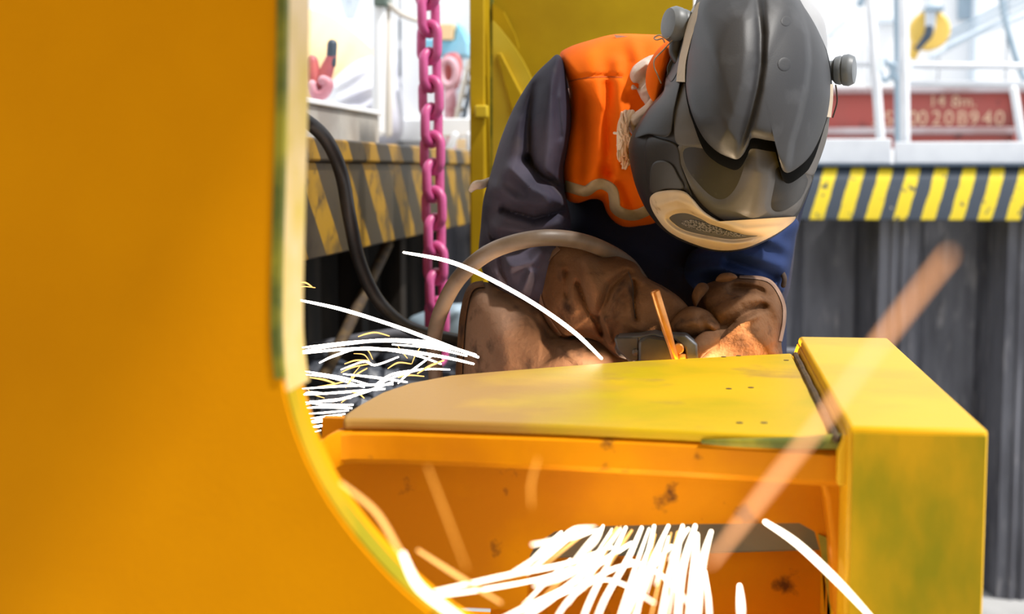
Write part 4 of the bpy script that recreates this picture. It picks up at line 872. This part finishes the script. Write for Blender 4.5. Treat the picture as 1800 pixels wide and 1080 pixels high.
# ================================================================== SPARKS
def spark(pts, wpx, m, label, group, Y0, Y1, name='spark'):
    n = len(pts); Ys = np.linspace(Y0, Y1, n); A = [P(a, b, y) for (a, b), y in zip(pts, Ys)]
    r = [wpx*y/FPX/2 for y in Ys]; r[0] *= .7; r[-1] *= .55
    obj(name, tube(A, r, n=8*n, k=6), m, label=label, cat='spark', group=group)
LG, LL = 'sparks flying left from the cut', 'thin white-hot spark streaking left behind the beam'
left = [([(840, 628), (790, 612), (700, 600), (620, 602), (518, 613)], 6), ([(836, 624), (760, 603), (680, 598), (600, 606), (520, 620)], 6), ([(832, 640), (780, 628), (700, 616), (610, 614), (520, 623)], 6),
        ([(775, 640), (720, 622), (640, 612), (590, 625), (562, 638)], 5), ([(820, 626), (760, 612), (690, 606)], 5), ([(715, 672), (660, 664), (604, 658)], 5), ([(650, 677), (600, 664), (522, 651)], 5), ([(640, 681), (580, 664), (524, 658)], 4),
        ([(690, 676), (620, 678), (527, 684)], 5), ([(676, 684), (600, 690), (530, 695)], 5), ([(690, 672), (640, 690), (590, 704), (545, 706)], 5), ([(620, 712), (575, 712), (533, 707)], 5), ([(618, 718), (570, 716), (536, 718)], 5), ([(612, 722), (570, 726), (537, 728)], 4),
        ([(600, 733), (565, 738), (542, 742)], 5), ([(594, 738), (560, 742), (541, 745)], 4), ([(578, 747), (558, 750), (544, 752)], 5), ([(564, 757), (552, 760), (547, 764)], 3), ([(790, 650), (740, 650), (690, 664), (660, 680)], 4), ([(760, 625), (720, 655), (700, 674)], 4),
        ([(736, 650), (690, 658), (660, 676)], 4), ([(700, 628), (660, 642), (640, 636), (600, 650)], 4), ([(570, 692), (545, 690), (528, 697)], 4), ([(616, 700), (560, 706), (536, 712)], 4), ([(606, 728), (570, 733), (545, 736)], 4)]
for pts, wd in left: spark(pts, wd, M['spark'], LL, LG, 2.0, 1.93)
OG, OL = 'small orange sparks above the slag', 'short orange spark bursting above the slag chunks'
orr = [([(684, 591), (662, 585), (645, 587), (630, 592)], 3), ([(648, 634), (625, 634), (606, 640)], 3), ([(650, 640), (620, 646), (600, 655)], 3), ([(645, 648), (625, 660), (612, 676)], 3), ([(632, 645), (620, 660), (608, 682)], 2), ([(722, 640), (700, 638), (682, 648)], 3), ([(780, 634), (755, 644), (734, 657)], 4), ([(745, 662), (720, 660), (700, 664)], 3),
       ([(650, 636), (640, 624), (622, 622)], 2), ([(655, 632), (648, 618), (636, 610)], 2), ([(640, 700), (630, 692), (618, 690)], 3), ([(590, 675), (570, 668), (545, 664)], 4), ([(610, 670), (585, 676), (560, 680)], 3), ([(632, 690), (614, 698), (600, 708)], 3), ([(548, 504), (536, 497), (520, 498)], 3), ([(554, 506), (536, 504), (522, 506)], 2), ([(738, 612), (730, 625), (724, 640)], 2), ([(716, 630), (706, 618), (700, 610)], 2), ([(570, 700), (552, 694), (540, 684)], 2)]
for pts, wd in orr: spark(pts, wd, M['spark_o'], OL, OG, 2.0, 1.95)
spark([(1057, 630), (1010, 585), (940, 535), (860, 490), (790, 460), (710, 444)], 8, M['spark_hot'], 'single long white spark arcing across the leather apron', None, 1.93, 1.88)
spark([(840, 628), (760, 598), (690, 572), (600, 544), (517, 526)], 7, M['spark'], 'long straight spark above the left-hand bunch', None, 2.0, 1.93)
# shower out of the opening in the web
BG_, BL = 'sparks pouring from the opening in the beam', 'blurred white-hot spark pouring out of the opening in the beam'
low = [([(1075, 962), (1000, 990), (900, 1010), (765, 1040)], 11), ([(1040, 985), (960, 1015), (860, 1035), (770, 1048)], 9), ([(1060, 980), (1000, 1030), (920, 1070), (870, 1095)], 12), ([(1110, 955), (1040, 1000), (960, 1060), (900, 1100)], 13), ([(1030, 935), (985, 948), (936, 958)], 10), ([(1050, 932), (1010, 945), (960, 952)], 8),
       ([(1090, 930), (1060, 970), (1000, 1010), (940, 1030)], 11), ([(1100, 928), (1075, 980), (1040, 1050), (1020, 1100)], 12), ([(1128, 928), (1105, 980), (1065, 1050), (1045, 1100)], 13), ([(1150, 925), (1135, 990), (1110, 1060), (1090, 1100)], 12), ([(1175, 925), (1150, 980), (1125, 1050), (1115, 1100)], 13), ([(1200, 925), (1180, 1000), (1160, 1100)], 14),
       ([(1222, 925), (1200, 1000), (1190, 1100)], 16), ([(1225, 940), (1220, 1010), (1210, 1100)], 18), ([(1250, 935), (1235, 990), (1225, 1100)], 16), ([(1300, 1030), (1302, 1060), (1303, 1100)], 18), ([(1060, 925), (1048, 950), (1020, 975)], 10), ([(985, 945), (1010, 930), (1045, 928)], 8),
       ([(1140, 990), (1080, 1000), (1010, 1045), (970, 1100)], 10), ([(1180, 960), (1130, 1020), (1090, 1100)], 12), ([(1110, 985), (1160, 1010), (1210, 1060)], 8), ([(960, 1060), (1060, 1020), (1150, 1060)], 7), ([(1210, 930), (1195, 950), (1180, 985)], 12), ([(1240, 1005), (1245, 1050), (1248, 1100)], 10)]
for i, (pts, wd) in enumerate(low): spark(pts, wd*.72, M['spark_low'], BL, BG_, 1.46, .98)
r2 = random.Random(9)
for i in range(22):
    x = r2.uniform(985, 1200); y = r2.uniform(925, 945) if r2.random() < .5 else r2.uniform(940, 1010); f = (x-960)/280
    dx = -(1-f)*r2.uniform(110, 200)-r2.uniform(0, 40); ln = r2.uniform(.5, 1.1); dy = (70+120*f)*ln
    spark([(x, y), (x+dx*.35*ln, y+dy*.42), (x+dx*ln*.8, y+dy)], r2.uniform(3, 7), M['spark_low' if i % 3 else 'spark_o'], BL, BG_, 1.46, 1.05)
spark([(1345, 918), (1400, 955), (1470, 1020), (1540, 1095)], 13, M['spark_low'], 'blurred white spark arcing down to the right below the beam', None, 1.40, 1.25)
spark([(708, 975), (735, 1030), (790, 1075), (840, 1110)], 13, M['spark_low'], 'thick blurred white spark hooking down at the lower left', None, 1.0-.16, .84)
spark([(1668, 448), (1560, 585), (1440, 745), (1330, 885), (1250, 990)], 12, M['streak'], 'long blurred orange streak crossing the end block', None, .44, .55)
spark([(600, 850), (660, 900), (700, 965), (712, 985)], 8, M['spark_o'], 'blurred orange spark along the rim of the plate', None, .86, .86)
spark([(752, 822), (782, 900), (820, 1000)], 5, M['spark_d'], 'faint orange spark falling steeply in front of the web', None, .75, .7)
spark([(945, 808), (934, 850), (934, 890)], 5, M['spark_d'], 'faint short orange spark near the middle of the web', None, .78, .75)
spark([(735, 968), (800, 1010), (880, 1060)], 7, M['spark_o'], 'blurred orange spark crossing behind the hooked white one', None, .95, .92)
